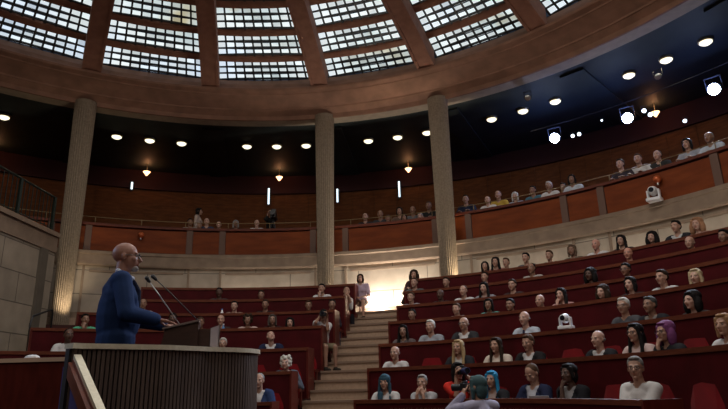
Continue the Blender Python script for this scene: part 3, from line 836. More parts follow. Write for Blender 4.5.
def remesh(mb, voxel, mats, smooth=4, post=None):
    me = bpy.data.meshes.new('m'); me.from_pydata(mb.v, [], mb.f)
    bm = bmesh.new(); bm.from_mesh(me); bmesh.ops.recalc_face_normals(bm, faces=bm.faces); bm.to_mesh(me); bm.free()
    o = bpy.data.objects.new('tmp', me); COL.objects.link(o)
    r = o.modifiers.new('r', 'REMESH'); r.mode = 'VOXEL'; r.voxel_size = voxel
    sm = o.modifiers.new('s', 'SMOOTH'); sm.factor = .5; sm.iterations = smooth
    dg = bpy.context.evaluated_depsgraph_get(); dg.update()
    out = bpy.data.meshes.new_from_object(o.evaluated_get(dg))
    bpy.data.objects.remove(o); bpy.data.meshes.remove(me)
    out.materials.clear()
    for m in mats: out.materials.append(m)
    out.polygons.foreach_set('use_smooth', [True] * len(out.polygons))
    if post: post(out)
    return out
def cutfaces(me, pred):
    bm = bmesh.new(); bm.from_mesh(me)
    bmesh.ops.delete(bm, geom=[f for f in bm.faces if pred(f.calc_center_median())], context='FACES')
    bm.to_mesh(me); bm.free()

def torso_prims(mb, S_, g, fem, belly=0):
    tq = S_['tq']; T = S_['T']
    mb.ell(tq(0, 0, .20), (.152 + g, .112 + g + belly, .32), T, 18)
    mb.ell(tq(0, 0, .02), (.165 + g, .125 + g, .13 + g), T, 16)
    mb.ell(tq(0, .01 + belly * .5, .17), (.140 + g + belly * .3, .105 + g + belly, .16 + g), T, 16)
    mb.ell(tq(0, .0, .34), ((.158 if not fem else .148) + g, .110 + g, .155 + g), T, 16)
    for s in (-1, 1):
        mb.capsule(tq(0, -.01, .47), tq(s * .168, -.005, .455), .066 + g, .060 + g, 12)
        mb.ell(tq(s * .07, .06, .33), (.07 + g, (.055 if not fem else .075) + g, .06 + g), T, 12)
    mb.capsule(tq(0, -.03, .40), tq(0, -.015, .485), .085 + g, .062 + g * .6, 12)
def make_body(pose, lean, hy, hp, fem, stand, voxel):
    S_ = skeleton(pose, lean, hy, hp, stand); mb = MB()
    torso_prims(mb, S_, -.006, fem)
    mb.capsule(S_['neck'] - V(0, 0, .03), S_['head'] + S_['HR'] @ V(0, -.02, -.05), .056 if not fem else .048, .052 if not fem else .046, 14)
    head_skin(mb, S_['head'], S_['HR'], fem)
    for s in (-1, 1):
        e, w_, dd, nn, cu = S_['arm'][s]
        mb.capsule(S_['sh'][s], e, .050, .038, 12); mb.capsule(e, w_, .038, .026, 12); mb.capsule(e, e.lerp(w_, .4), .036, .039, 12)
        hand(mb, w_, dd, nn, cu, s)
        h, k_, a = S_['leg'][s]
        mb.capsule(h, k_, .082, .055, 12); mb.capsule(k_, a, .052, .034, 12); mb.capsule(k_.lerp(a, .15) - V(0, .01, 0), k_.lerp(a, .45) - V(0, .012, 0), .05, .05, 12)
        mb.capsule(a - V(0, .02, .035), a + V(0, .13, -.055), .038, .030, 10)
    H, R = S_['head'], S_['HR']
    def post(me):
        Ri = R.transposed()
        for p in me.polygons:
            q = Ri @ (p.center - H)
            if abs(q.x) < .022 and q.y > .082 and -.073 < q.z < -.047: p.material_index = 1
    return remesh(mb, voxel, [None, None], 3, post), S_
def make_top(S_, g, sleeve, fem, voxel, long_=0, vcut=0, belly=0):
    """sleeve: 1 long, .5 short, 0 none"""
    mb = MB(); torso_prims(mb, S_, g, fem, belly)
    for s in (-1, 1):
        e, w_, dd, nn, cu = S_['arm'][s]; sh = S_['sh'][s]
        if sleeve >= 1:
            mb.capsule(sh, e, .055 + g, .045 + g, 12); mb.capsule(e, e.lerp(w_, .93), .045 + g, .033 + g, 12)
        elif sleeve > 0: mb.capsule(sh, sh.lerp(e, .75), .056 + g, .052 + g, 12)
    if long_:
        tq = S_['tq']; mb.ell(tq(0, 0, -.06), (.17 + g, .13 + g, .15), S_['T'], 14)
    me = remesh(mb, voxel, [None], 14)
    Ti = S_['T'].transposed(); hp0 = S_['hip']
    def pred(c):
        q = Ti @ (c - hp0)
        if vcut and q.y > .03 and q.z > .22 and abs(q.x) < (q.z - .20) * .30 + .004: return True
        if q.z > .522 - (0.03 if vcut else 0) and abs(q.x) < .10: return True
        if not vcut and q.y > .02 and q.z > .47 and abs(q.x) < (q.z - .455) * .9: return True
        if not sleeve and abs(q.x) > .155 and q.z > .3: return False
        return False
    cutfaces(me, pred)
    return me
def make_legs(S_, g, voxel, short=False):
    mb = MB(); mb.ell(S_['tq'](0, 0, 0), (.168 + g, .128 + g, .10 + g), None, 14)
    for s in (-1, 1):
        h, k_, a = S_['leg'][s]
        if short: mb.capsule(h, h.lerp(k_, .85), .088 + g, .075 + g, 12)
        else: mb.capsule(h, k_, .086 + g, .062 + g, 12); mb.capsule(k_, a, .060 + g, .048 + g, 12)
    return remesh(mb, voxel, [None], 4)
def make_shoes(S_, voxel):
    mb = MB()
    for s in (-1, 1):
        a = S_['leg'][s][2]; mb.capsule(a - V(0, .03, .045), a + V(0, .15, -.055), .045, .036, 12); mb.ell(a + V(0, 0, -.02), (.045, .055, .045))
    return remesh(mb, voxel, [None], 3)
def make_hair(style, H, R, voxel):
    mb = MB()
    def q(x, y, z): return H + R @ V(x, y, z)
    if style == 'bald_fringe':
        mb.ell(q(0, -.040, -.004), (.081, .080, .042), R, 16)
    elif style == 'short':
        mb.ell(q(0, -.030, .046), (.083, .097, .086), R, 18); mb.ell(q(0, -.045, .005), (.081, .078, .065), R, 16); mb.ell(q(0, .035, .100), (.055, .042, .022), R, 12)
    elif style == 'cropped':
        mb.ell(q(0, -.030, .040), (.080, .094, .084), R, 18); mb.ell(q(0, -.045, .005), (.079, .076, .06), R, 16)
    elif style == 'curly':
        for i in range(26):
            a = i * 2.4; z = -.06 + .19 * (i / 25.); rr = .092 * sqrt(max(.05, 1 - ((z - .03) / .13) ** 2)); y = sin(a) * rr - .03
            if y > .035 and z < .075: y = -.03
            mb.ell(q(cos(a) * rr, y, z), (.034, .034, .034), R, 8)
        mb.ell(q(0, -.035, .045), (.088, .100, .088), R, 16)
    else:
        mb.ell(q(0, -.028, .046), (.086, .099, .088), R, 18); mb.ell(q(0, .035, .102), (.06, .042, .022), R, 12)
        mb.ell(q(0, -.060, -.03), (.084, .062, .095), R, 16)
        for s in (-1, 1):
            mb.capsule(q(s * .070, .030, .070), q(s * .082, .012, -.045), .020, .023, 10)
        if style == 'bob':
            for s in (-1, 1): mb.capsule(q(s * .080, .005, -.03), q(s * .078, .01, -.115), .026, .022, 10)
            mb.ell(q(0, -.055, -.08), (.080, .05, .06), R, 12)
        if style in ('long', 'scarf'):
            for s in (-1, 1):
                mb.capsule(q(s * .080, .005, -.03), q(s * .095, .015, -.20), .027, .030, 10)
                mb.capsule(q(s * .095, .015, -.20), q(s * .085, .055, -.31), .030, .018, 10)
            mb.capsule(q(0, -.07, -.06), q(0, -.085, -.24), .078, .068, 14)
        if style == 'big':
            for s in (-1, 1):
                mb.ell(q(s * .085, -.02, -.06), (.055, .06, .12), R, 12)
            mb.ell(q(0, -.05, .06), (.115, .10, .095), R, 14)
        if style == 'bun': mb.ell(q(0, -.115, .06), (.045, .042, .045), R, 12)
        if style == 'scarf':
            mb.ell(q(0, -.020, .05), (.092, .108, .090), R, 16)
            mb.capsule(q(.05, .07, -.17), q(.06, .12, -.42), .035, .028, 10)
    return remesh(mb, voxel, [None], 3)
def make_eyes(H, R, side):
    mb = MB()
    for s in (side,):
        mb.ell(H + R @ V(s * .031, .0755, .006), (.0125, .010, .0075), R, 10, 0); mb.ell(H + R @ V(s * .031, .0835, .006), (.0052, .0035, .0058), R, 8, 1)
    return mb
def make_brows(H, R):
    mb = MB()
    for s in (-1, 1): mb.capsule(H + R @ V(s * .014, .0895, .026), H + R @ V(s * .048, .076, .028), .0042, .003, 6)
    return mb
def make_glasses(H, R):
    mb = MB()
    for s in (-1, 1):
        pts = [H + R @ V(s * (.033 + .024 * cos(t)), .101 - .006 * abs(cos(t)), .004 + .019 * sin(t)) for t in [2 * pi * i / 16 for i in range(17)]]
        mb.tube(pts, .0026, 6); mb.tube([H + R @ V(s * .057, .095, .008), H + R @ V(s * .079, .0, .006)], .0024, 6)
    mb.tube([H + R @ V(-.010, .100, .008), H + R @ V(.010, .100, .008)], .0024, 6)
    return mb

m_eyew = mat('eye_white', (.30, .27, .25), .5, spec=.2); m_eyed = mat('eye_iris', (.02, .015, .01), .2)
m_frame = mat('glasses_frame', (.015, .015, .02), .3)
_cache = {}
def cached(key, fn):
    if key not in _cache: _cache[key] = fn()
    return _cache[key]
def inst(name, me, mats, parent):
    o = bpy.data.objects.new(name, me); COL.objects.link(o); o.parent = parent
    for i, m in enumerate(mats):
        o.material_slots[i].link = 'OBJECT'; o.material_slots[i].material = m
    return o
def person(loc, rz_, label, pose='desk', lean=10, hy=0, hp=0, fem=False, hair='short', hairc=(.03, .02, .015), skinc=(.42, .24, .17),
           top=(.5, .5, .5), sleeve=1, jacket=None, glasses=False, legs=(.03, .03, .05), stand=False, voxel=.0105, scale=1, group=None, belly=0, shorts=False, detail=True, tie=None):
    lean = round(lean / 6) * 6; hy = round(hy / 12) * 12; hp = round(hp / 10) * 10
    bk = (pose, lean, hy, hp, fem, stand, voxel)
    me, S_ = cached(('body',) + bk, lambda: make_body(pose, rad(lean), rad(hy), rad(hp), fem, stand, voxel))
    H, R = S_['head'], S_['HR']
    t = thing('person', label, 'person', loc, rz_, group); t.scale = (scale,) * 3
    inst('body', me, [skin(skinc), lipmat(skinc)], t)
    vx = voxel * 1.15
    if jacket:
        m_ = cached(('shirt',) + bk, lambda: make_top(S_, .006, .5, fem, vx)); inst('shirt', m_, [cloth(top)], t)
        m_ = cached(('jacket',) + bk + (belly,), lambda: make_top(S_, .020, 1, fem, vx, 1, 1, belly)); inst('jacket', m_, [cloth(jacket)], t)
    else:
        m_ = cached(('top', sleeve) + bk + (belly,), lambda: make_top(S_, .011, sleeve, fem, vx, 0, 0, belly)); inst('top', m_, [cloth(top)], t)
    if tie:
        tq = S_['tq']; mb = MB(); mb.capsule(tq(0, .095, .475), tq(0, .135, .40), .016, .020, 8); mb.capsule(tq(0, .135, .40), tq(0, .135, .20), .02, .026, 8); mb.build('necktie', cloth(tie), t, True)
    m_ = cached(('legs', shorts) + bk, lambda: make_legs(S_, .004, .016, shorts)); inst('trousers' if not shorts else 'shorts', m_, [cloth(legs)], t)
    m_ = cached(('shoes',) + bk, lambda: make_shoes(S_, .014)); inst('shoes', m_, [cloth((.03, .025, .02))], t)
    if hair and hair != 'none':
        m_ = cached(('hair', hair) + bk, lambda: make_hair(hair, H, R, max(.007, voxel * .8))); inst('hair' if hair != 'scarf' else 'headscarf', m_, [cloth(hairc, .7)], t)
    if detail:
        for sd in (-1, 1):
            key = ('eye', sd) + bk
            if key not in _cache:
                tmp = make_eyes(H, R, sd).build('tmp', [m_eyew, m_eyed]); _cache[key] = tmp.data; bpy.data.objects.remove(tmp)
            inst('eye', _cache[key], [m_eyew, m_eyed], t)
        m_ = cached(('brows',) + bk, lambda: make_brows(H, R).build('tmp', [m_frame]))
        if isinstance(m_, bpy.types.Object): me2 = m_.data; bpy.data.objects.remove(m_); _cache[('brows',) + bk] = me2; m_ = me2
        inst('eyebrows', m_, [cloth(hairc if hair != 'scarf' else (.05, .03, .02), .7)], t)
    if glasses: make_glasses(H, R).build('glasses', m_frame, t)
    return t, S_

HEADF = {}
def seat_person(row, a, hz, label, turn=None, look=None, **kw):
    """put the head centre over the seat behind a desk at angle a, height hz; the body leans as its height asks"""
    r, z = ROWS[row]; fl = kw.pop('floor', FL[row]); hr = kw.pop('hr', r + .50)
    h = hz - fl; lean = kw.pop('lean', None); scale = kw.pop('scale', 1)
    if lean is None:
        best = min(range(0, 43, 6), key=lambda L: abs((skeleton('desk', rad(L), 0, 0)['head'].z) - h) + (0 if L >= 6 else .01)); lean = best
    S_ = skeleton(kw.get('pose', 'desk'), rad(round(lean / 6) * 6), 0, 0); hd = S_['head']
    scale *= max(.93, min(1.08, h / hd.z))
    T = P(hr, a, hz)
    rz_ = pi - rad(a) + (turn if turn is not None else 0)
    Rz = Matrix.Rotation(rz_, 3, 'Z'); off = Rz @ (hd * scale)
    loc = Vector((T.x - off.x, T.y - off.y, hz - hd.z * scale))
    # towards the lectern
    if look is None:
        d = Vector((.9, .1)) - Vector((T.x, T.y)); want = atan2(-d.x, d.y); hy = degrees((want - rz_ + pi) % (2 * pi) - pi) * .8
        hy += random.choice((-8, 0, 0, 6))
    else: hy = look
    hy = max(-60, min(60, hy)); hy = round(hy / 12) * 12
    return person(loc, rz_, label, lean=lean, hy=hy, scale=scale, **kw)

BLK = (.012, .010, .010); DKB = (.035, .020, .013); BRN = (.09, .05, .03); GRY = (.28, .27, .26); WHT = (.62, .60, .56); BLD = (.42, .29, .15)
W_ = (.62, .60, .60); NAVY = (.02, .025, .06); CH = (.025, .025, .03)
SK = (.45, .26, .19); SK2 = (.50, .30, .23); SKD = (.10, .05, .035); SKM = (.28, .15, .10)
def rl(row, side, place): return '%s of the %s' % (place, ROWNAME[row])

FV = .0085
# front row, right block
p_scarf, _ = seat_person('a', 11.4, 1.31, 'person in a teal-blue headscarf and white top at the aisle end of the front desk', fem=True, hair='scarf', hairc=(.04, .09, .13), top=W_, voxel=FV)
seat_person('a', 18.4, 1.29, 'person with grey hair and pale shirt, hands clasped to the mouth, front row', pose='clasp', hair='short', hairc=GRY, top=(.42, .42, .44), sleeve=.5, voxel=FV)
p_red, S_red = seat_person('a', 25.2, 1.44, 'person with black hair in a red top aiming a camera from the front row', pose='camera', hair='bob', hairc=BLK, top=(.55, .03, .02), sleeve=.5, fem=True, voxel=FV, look=36, turn=.35)
seat_person('a', 31.3, 1.30, 'person with long bright blue hair and dark jacket in the front row', fem=True, hair='long', hairc=(.03, .26, .50), top=(.40, .30, .27), jacket=CH, voxel=FV)
seat_person('a', 38.6, 1.36, 'person with cropped brown hair looking down, navy jacket, front row', hair='cropped', hairc=BRN, top=(.5, .5, .55), jacket=NAVY, voxel=FV, hp=30, look=0)
seat_person('a', 45.0, 1.34, 'person with short black hair and black jacket, hand on chin, beside the grey laptop', pose='chin', fem=True, hair='bun', hairc=BLK, skinc=SKD, top=(.35, .33, .33), jacket=(.015, .015, .018), voxel=FV)
seat_person('a', 56.3, 1.37, 'person with grey hair, glasses and white polo, arms folded, right end of front desk', pose='crossed', hair='short', hairc=(.22, .21, .20), top=(.60, .58, .57), sleeve=.5, glasses=True, voxel=FV, turn=.25, look=24)
# second row
seat_person('b', 9.9, 1.82, 'person with thin grey hair and white T-shirt at the aisle end of the second row', hair='bald_fringe', hairc=GRY, top=W_, sleeve=.5, voxel=FV)
seat_person('b', 21.0, 1.85, 'person with long blonde hair and black jacket in the second row', fem=True, hair='long', hairc=BLD, top=(.5, .48, .45), jacket=CH, voxel=FV)
seat_person('b', 27.4, 1.84, 'person with dark brown shoulder-length hair and cream top in the second row', fem=True, hair='long', hairc=DKB, top=(.62, .52, .44), sleeve=0.3, voxel=FV)
seat_person('b', 32.7, 1.84, 'person with brown hair, dark suit and white lanyard in the second row', hair='short', hairc=BRN, top=W_, jacket=(.02, .018, .02), voxel=FV, hp=10)
seat_person('b', 43.7, 1.80, 'bald elderly person in a dark suit and white shirt in the second row', hair='bald_fringe', hairc=GRY, top=W_, jacket=CH, skinc=SK2, voxel=FV)
seat_person('b', 49.3, 1.83, 'person with dark hair, glasses and pale pink top, second row', fem=True, hair='long', hairc=BLK, top=(.6, .45, .42), sleeve=.5, glasses=True, voxel=FV)
seat_person('b', 53.4, 1.80, 'person with purple hair and glasses resting chin on a hand, second row', pose='chin', fem=True, hair='big', hairc=(.17, .05, .15), top=(.03, .03, .035), glasses=True, voxel=FV)
seat_person('b', 61.4, 1.80, 'person with blonde hair and white top at the right edge of the second row', fem=True, hair='bob', hairc=(.35, .20, .10), top=W_, sleeve=.5, voxel=FV)
# third row
seat_person('c', 8.7, 2.27, 'person with long dark hair and grey top, aisle end of third row, right block', fem=True, hair='long', hairc=BLK, top=(.12, .09, .09), skinc=SKM)
seat_person('c', 13.2, 2.32, 'person with thick white hair and grey-blue shirt in the third row', hair='short', hairc=WHT, top=(.32, .34, .38))
seat_person('c', 18.7, 2.32, 'balding person with glasses and dark suit in the third row', hair='bald_fringe', hairc=GRY, top=W_, jacket=(.04, .04, .045), glasses=True)
seat_person('c', 28.3, 2.31, 'bald elderly person in a pale blue shirt and tie in the third row', hair='bald_fringe', hairc=GRY, top=(.48, .52, .60), tie=(.03, .03, .06), skinc=SK2)
seat_person('c', 42.8, 2.31, 'person with white hair and glasses right of the white camera, third row', hair='short', hairc=WHT, top=(.08, .08, .09), glasses=True)
seat_person('c', 46.3, 2.27, 'person with dark grey hair in dark clothes, third row, second right of the white camera', hair='short', hairc=(.08, .08, .08), top=(.25, .22, .2), jacket=CH, skinc=SKM)
seat_person('c', 51.6, 2.24, 'person with big loose black hair in the third row near the right edge', fem=True, hair='big', hairc=BLK, top=(.05, .04, .04), skinc=SK2)

gen = [
 ('d', 8.0, 2.67, 'short', BLK, (.10, .12, .10), SKM, 'short black hair and dark top'), ('d', 15.0, 2.71, 'short', BRN, W_, SK, 'brown hair and white collar'),
 ('d', 20.0, 2.73, 'bob', BLK, (.10, .35, .33), SKM, 'black bobbed hair and teal scarf'), ('d', 23.2, 2.68, 'short', BLK, (.05, .04, .04), SKM, 'short black hair, head low'),
 ('d', 27.6, 2.69, 'none', GRY, (.12, .05, .05), SK, 'bald head and dark top'), ('d', 36.3, 2.69, 'big', DKB, (.06, .03, .03), SK2, 'full dark hair and dark top'),
 ('d', 40.1, 2.75, 'bob', BLK, (.04, .03, .03), SK2, 'black hair tied to one side'), ('d', 44.1, 2.77, 'short', DKB, (.5, .5, .5), SK, 'dark brown hair and white collar'),
 ('d', 48.1, 2.68, 'bob', (.60, .48, .30), (.10, .04, .04), SK2, 'pale blonde short hair'),
 ('e', 6.1, 3.16, 'short', BRN, (.30, .28, .30), SK, 'brown hair and striped grey top'), ('e', 10.6, 3.16, 'none', BLK, (.05, .03, .03), SKD, 'shaved head and dark skin'),
 ('e', 14.1, 3.19, 'cropped', BRN, W_, SK, 'short hair and white top'), ('e', 17.2, 3.20, 'long', BLK, (.25, .24, .26), SK2, 'long black hair and grey top'),
 ('e', 21.3, 3.19, 'short', DKB, (.05, .03, .03), SK, 'dark hair and maroon top'), ('e', 32.0, 3.17, 'big', BLK, (.03, .02, .03), SKD, 'big black hair in shadow'),
 ('e', 36.6, 3.15, 'short', BLK, (.06, .03, .03), SKM, 'short black hair and glasses'),
 ('f', 5.2, 3.62, 'short', BRN, (.10, .10, .10), SK, 'brown hair and grey shirt'), ('f', 9.9, 3.56, 'short', DKB, (.06, .03, .03), SK, 'dark brown hair and round face'),
 ('f', 15.5, 3.58, 'short', DKB, (.30, .28, .28), SK, 'dark hair and light shirt'), ('f', 22.1, 3.63, 'cropped', BLK, (.40, .36, .34), SKM, 'black cropped hair and beige shirt'),
 ('f', 34.6, 3.60, 'none', GRY, (.06, .04, .04), (.50, .24, .17), 'bald reddish head'), ('f', 41.7, 3.57, 'bald_fringe', GRY, (.05, .03, .03), SK, 'thin hair and dark clothes'),
 ('f', 45.3, 3.55, 'short', BLK, (.05, .03, .03), SKM, 'short black hair near the right edge'),
 ('g', 3.9, 3.96, 'big', DKB, (.06, .03, .03), SK, 'curly dark hair at the aisle end'), ('g', 14.1, 3.98, 'bob', BLK, (.03, .02, .02), SK, 'black bobbed hair'),
 ('g', 15.6, 4.05, 'long', BLK, (.30, .12, .10), SK, 'long black hair and rust top'), ('g', 17.0, 4.00, 'short', BRN, (.30, .22, .18), SK, 'brown hair and tan top'),
 ('g', 19.7, 4.05, 'short', BLK, (.12, .12, .13), SK, 'short black hair and dark collar'), ('g', 22.8, 4.02, 'short', BRN, (.10, .05, .04), SK, 'sandy brown hair'),
 ('g', 25.8, 4.05, 'bob', (.14, .09, .06), (.14, .12, .09), SKM, 'dull brown hair and olive top'), ('g', 28.8, 4.08, 'bald_fringe', WHT, W_, (.52, .26, .2), 'white hair and white shirt'),
 ('g', 31.9, 4.06, 'long', BLK, (.04, .03, .03), SK, 'long black hair over the shoulders'), ('g', 35.4, 4.00, 'big', BLK, (.05, .03, .03), SK2, 'wavy black hair, head tilted'),
 ('g', 38.2, 4.11, 'short', BLK, (.5, .5, .5), SK, 'black hair, dark suit and white collar'), ('g', 40.4, 4.06, 'big', (.35, .18, .10), (.28, .16, .13), SK2, 'strawberry blonde hair'),
]
for row, a, hz, hr_, hc, tp, sk_, desc in gen:
    kw = {}
    if 'suit' in desc: kw['jacket'] = CH
    if 'glasses' in desc: kw['glasses'] = True
    seat_person(row, a, hz, 'person with %s, %s, right block' % (desc, ROWNAME[row]), hair=hr_, hairc=hc, top=tp, skinc=sk_, fem=hr_ in ('long', 'bob', 'big', 'bun'), pose='desk', **kw)
seat_person('d', 30.7, 2.75, 'person with long dark hair and pink top, hand at the mouth, fourth row right block', pose='chin', fem=True, hair='long', hairc=BLK, top=(.45, .25, .25), skinc=SK2)
gl = [
 ('f', -24.1, 3.60, 'short', BLK, (.07, .05, .05), SKD, 'black hair and dark clothes'), ('f', -17.9, 3.52, 'short', DKB, (.05, .02, .02), SKM, 'brown hair, barely lit'),
 ('e', -9.8, 3.11, 'short', BRN, (.05, .03, .03), SKM, 'brown hair and brownish top'), ('e', -21.2, 3.15, 'short', BLK, (.28, .18, .15), SK2, 'black hair and salmon top'),
 ('e', -16.5, 3.17, 'short', DKB, (.04, .02, .02), SKM, 'dark hair in shadow'), ('e', -34.5, 3.20, 'cropped', BLK, (.5, .42, .4), SKM, 'dark hair and pale pink shirt'),
 ('d', -11.6, 2.64, 'bob', BLK, (.30, .25, .25), SK, 'black bob and light top'), ('d', -14.4, 2.72, 'bob', (.10, .08, .07), (.04, .02, .02), SKM, 'greyish brown hair'),
 ('d', -18.3, 2.73, 'curly', DKB, (.55, .40, .36), SKM, 'curly dark hair and pale lace collar'), ('d', -22.5, 2.74, 'bald_fringe', DKB, (.05, .03, .03), SK, 'receding hair and lit face'),
 ('d', -25.6, 2.69, 'short', BRN, (.30, .28, .28), SKM, 'short hair beside the lectern'), ('d', -29.8, 2.78, 'short', BLK, (.03, .02, .02), SKD, 'dark hair behind the microphones'),
 ('d', -33.6, 2.73, 'short', DKB, (.04, .02, .02), SKM, 'dark hair just right of the speaker'), ('d', -42.2, 2.74, 'short', BLK, (.10, .40, .24), SKM, 'black hair and mint green shirt'),
 ('c', -44.4, 2.35, 'cropped', BLK, W_, SKD, 'dark skin and white sleeves'),
]
for row, a, hz, hr_, hc, tp, sk_, desc in gl:
    seat_person(row, a, hz, 'person with %s, %s, left block' % (desc, ROWNAME[row]), hair=hr_, hairc=hc, top=tp, skinc=sk_, fem=hr_ in ('long', 'bob', 'big', 'bun', 'curly'), pose='chin' if 'green' in desc else 'desk')
seat_person('f', -8.8, 3.63, 'person in a white shirt with a hand at the mouth, below the middle column', pose='chin', hair='short', hairc=BLK, top=W_, sleeve=.5)
seat_person('c', -13.4, 2.29, 'person looking up with head thrown back, dark jacket and white shirt', hair='cropped', hairc=(.2, .12, .09), top=W_, jacket=NAVY, hp=-30, look=20, skinc=SK2)
seat_person('c', -21.2, 2.17, 'person whose white hair just shows above the tribune rim', hair='short', hairc=WHT, top=(.1, .1, .1))
seat_person('b', -9.3, 1.72, 'person with fluffy white hair and dark vest, aisle end of second row, left block', fem=True, hair='curly', hairc=(.62, .58, .52), top=(.10, .11, .14), skinc=SK2, voxel=FV, look=0)
seat_person('a', -12.0, 1.40, 'person in a blue suit half hidden behind the right edge of the tribune', hair='cropped', hairc=GRY, top=W_, jacket=(.03, .05, .13), voxel=FV, look=0)
# people at the aisle ends, legs in the open
p_lav, _ = seat_person('g', -3.85, 3.96, 'person in lavender top and shorts sitting bare-legged at the top of the aisle', pose='lap', fem=True, hair='bob', hairc=DKB, top=(.48, .36, .44), sleeve=.5, legs=(.12, .08, .06), shorts=True, floor=2.90, hr=10.35, lean=6, glasses=True)
seat_person('f', -4.9, 3.51, 'person in white shirt and dark trousers leaning into the aisle, sixth row', pose='clasp', hair='cropped', hairc=BRN, top=W_, legs=(.015, .015, .02), floor=2.40, hr=9.55, turn=.8)
seat_person('e', -6.0, 3.10, 'person in a dark top and jeans slumped at the aisle end of the fifth row', pose='lap', hair='short', hairc=BLK, top=(.05, .05, .07), legs=(.08, .11, .17), floor=1.98, hr=8.75, skinc=SKM, turn=.8)
p_ph, S_ph = seat_person('d', -6.0, 2.77, 'person in white shirt and shorts at the aisle end, camera to face', pose='camera', hair='short', hairc=BLK, top=W_, sleeve=.5, legs=(.20, .16, .10), shorts=True, floor=1.56, hr=7.9, look=-36, skinc=SKM, turn=.8)

# balcony people
balc = [
 (-29.64, 11.9, 6.01, 'grey', (.30, .26, .24)), (-28.3, 11.6, 5.82, 'white', W_), (-27.3, 11.7, 5.99, 'dark', (.04, .05, .09)), (-25.6, 11.7, 5.90, 'grey', (.2, .22, .24)),
 (-23.2, 11.7, 5.94, 'black', (.03, .03, .03)), (-20.2, 11.65, 5.94, 'crisp white', W_), (-4.5, 11.8, 6.03, 'dark', (.03, .03, .035)), (-2.4, 11.9, 6.10, 'charcoal', (.05, .05, .055)), (-1.05, 11.65, 5.88, 'white', W_),
 (.1, 12.2, 6.30, 'brown', (.14, .09, .07)), (1.3, 11.7, 5.86, 'white and grey', (.4, .38, .38)), (2.1, 12.1, 6.18, 'grey', (.14, .14, .15)), (3.5, 11.75, 5.86, 'dark blue', (.04, .05, .09)), (4.5, 12.0, 6.24, 'black', (.03, .03, .03)),
 (10.0, 11.8, 6.19, 'dark blue', (.03, .04, .08)), (13.3, 11.6, 6.0, 'white', W_), (14.2, 12.0, 6.40, 'mustard yellow', (.50, .33, .06)), (17.0, 11.65, 5.98, 'pale blue', (.30, .36, .46)),
 (19.3, 11.7, 6.06, 'teal', (.07, .16, .20)), (21.6, 11.6, 6.05, 'white', W_), (23.2, 11.7, 5.97, 'navy', (.05, .06, .12)), (24.6, 11.6, 6.08, 'light', (.5, .54, .60)),
 (30.6, 11.6, 6.14, 'dark', (.05, .04, .05)), (32.6, 11.65, 6.16, 'white', W_), (34.8, 11.65, 6.11, 'dark', (.04, .04, .04)), (38.0, 11.7, 6.17, 'grey', (.35, .37, .42)), (40.4, 11.65, 6.13, 'pale blue', (.5, .55, .62)),
]
side = lambda a: 'left bay' if a < -12 else ('middle bay' if a < 8 else ('right bay' if a < 28 else 'far right bay'))
bc = {}
for a, r_, hz, cn, tc_ in balc:
    hz = min(hz, 6.22); sd_ = side(a); bc[sd_] = bc.get(sd_, 0) + 1
    hn, hcol = random.choice((('black', BLK), ('dark brown', DKB), ('grey', GRY), ('brown', BRN)))
    if 21 < a < 22 or cn == 'pale blue' and a < 20: hn, hcol = 'white', W_
    seat_person('g', a, hz, 'person in %s top, %s from the left in the balcony %s' % (cn, ORD[bc[sd_]], sd_),
                hair=random.choice(('short', 'bob', 'short', 'cropped')), hairc=hcol, top=tc_, skinc=random.choice((SK, SK2, SKM)), floor=4.865, hr=r_, lean=12, pose='desk')
person(P(13.0, -28.9, 5.15), pi - rad(-28.9) + 1.4, 'person in a light top standing and walking along the left balcony', pose='stand', stand=True, hair='bob', hairc=BLK, top=(.5, .4, .36), fem=True, lean=0, scale=.95)
p_op, _ = person(P(13.0, -18.9, 5.15), pi - rad(-18.9), 'person in black standing behind the television camera on the left balcony', pose='camera', stand=True, hair='short', hairc=BLK, top=(.02, .02, .02), lean=6, scale=.93)
t = thing('television_camera', 'black television camera on a tripod on the left balcony', 'camera', P(12.35, -18.2, 4.86), pi - rad(-18.2))
m1 = MB(); m1.box((0, 0, 1.52), (.16, .42, .2)); m1.build('camera_body', m_black, t)
m1 = MB(); m1.tube([(0, .2, 1.52), (0, .36, 1.52)], [.06, .08], 16); m1.build('lens', m_black, t)
m1 = MB(); m1.box((0, -.15, 1.7), (.12, .16, .1)); m1.build('viewfinder', m_black, t)
for k in range(3): m1 = MB(); m1.tube([(0, 0, 1.42), (.42 * cos(2.09 * k), .42 * sin(2.09 * k), 0)], .02, 8); m1.build('tripod_leg', m_black, t)

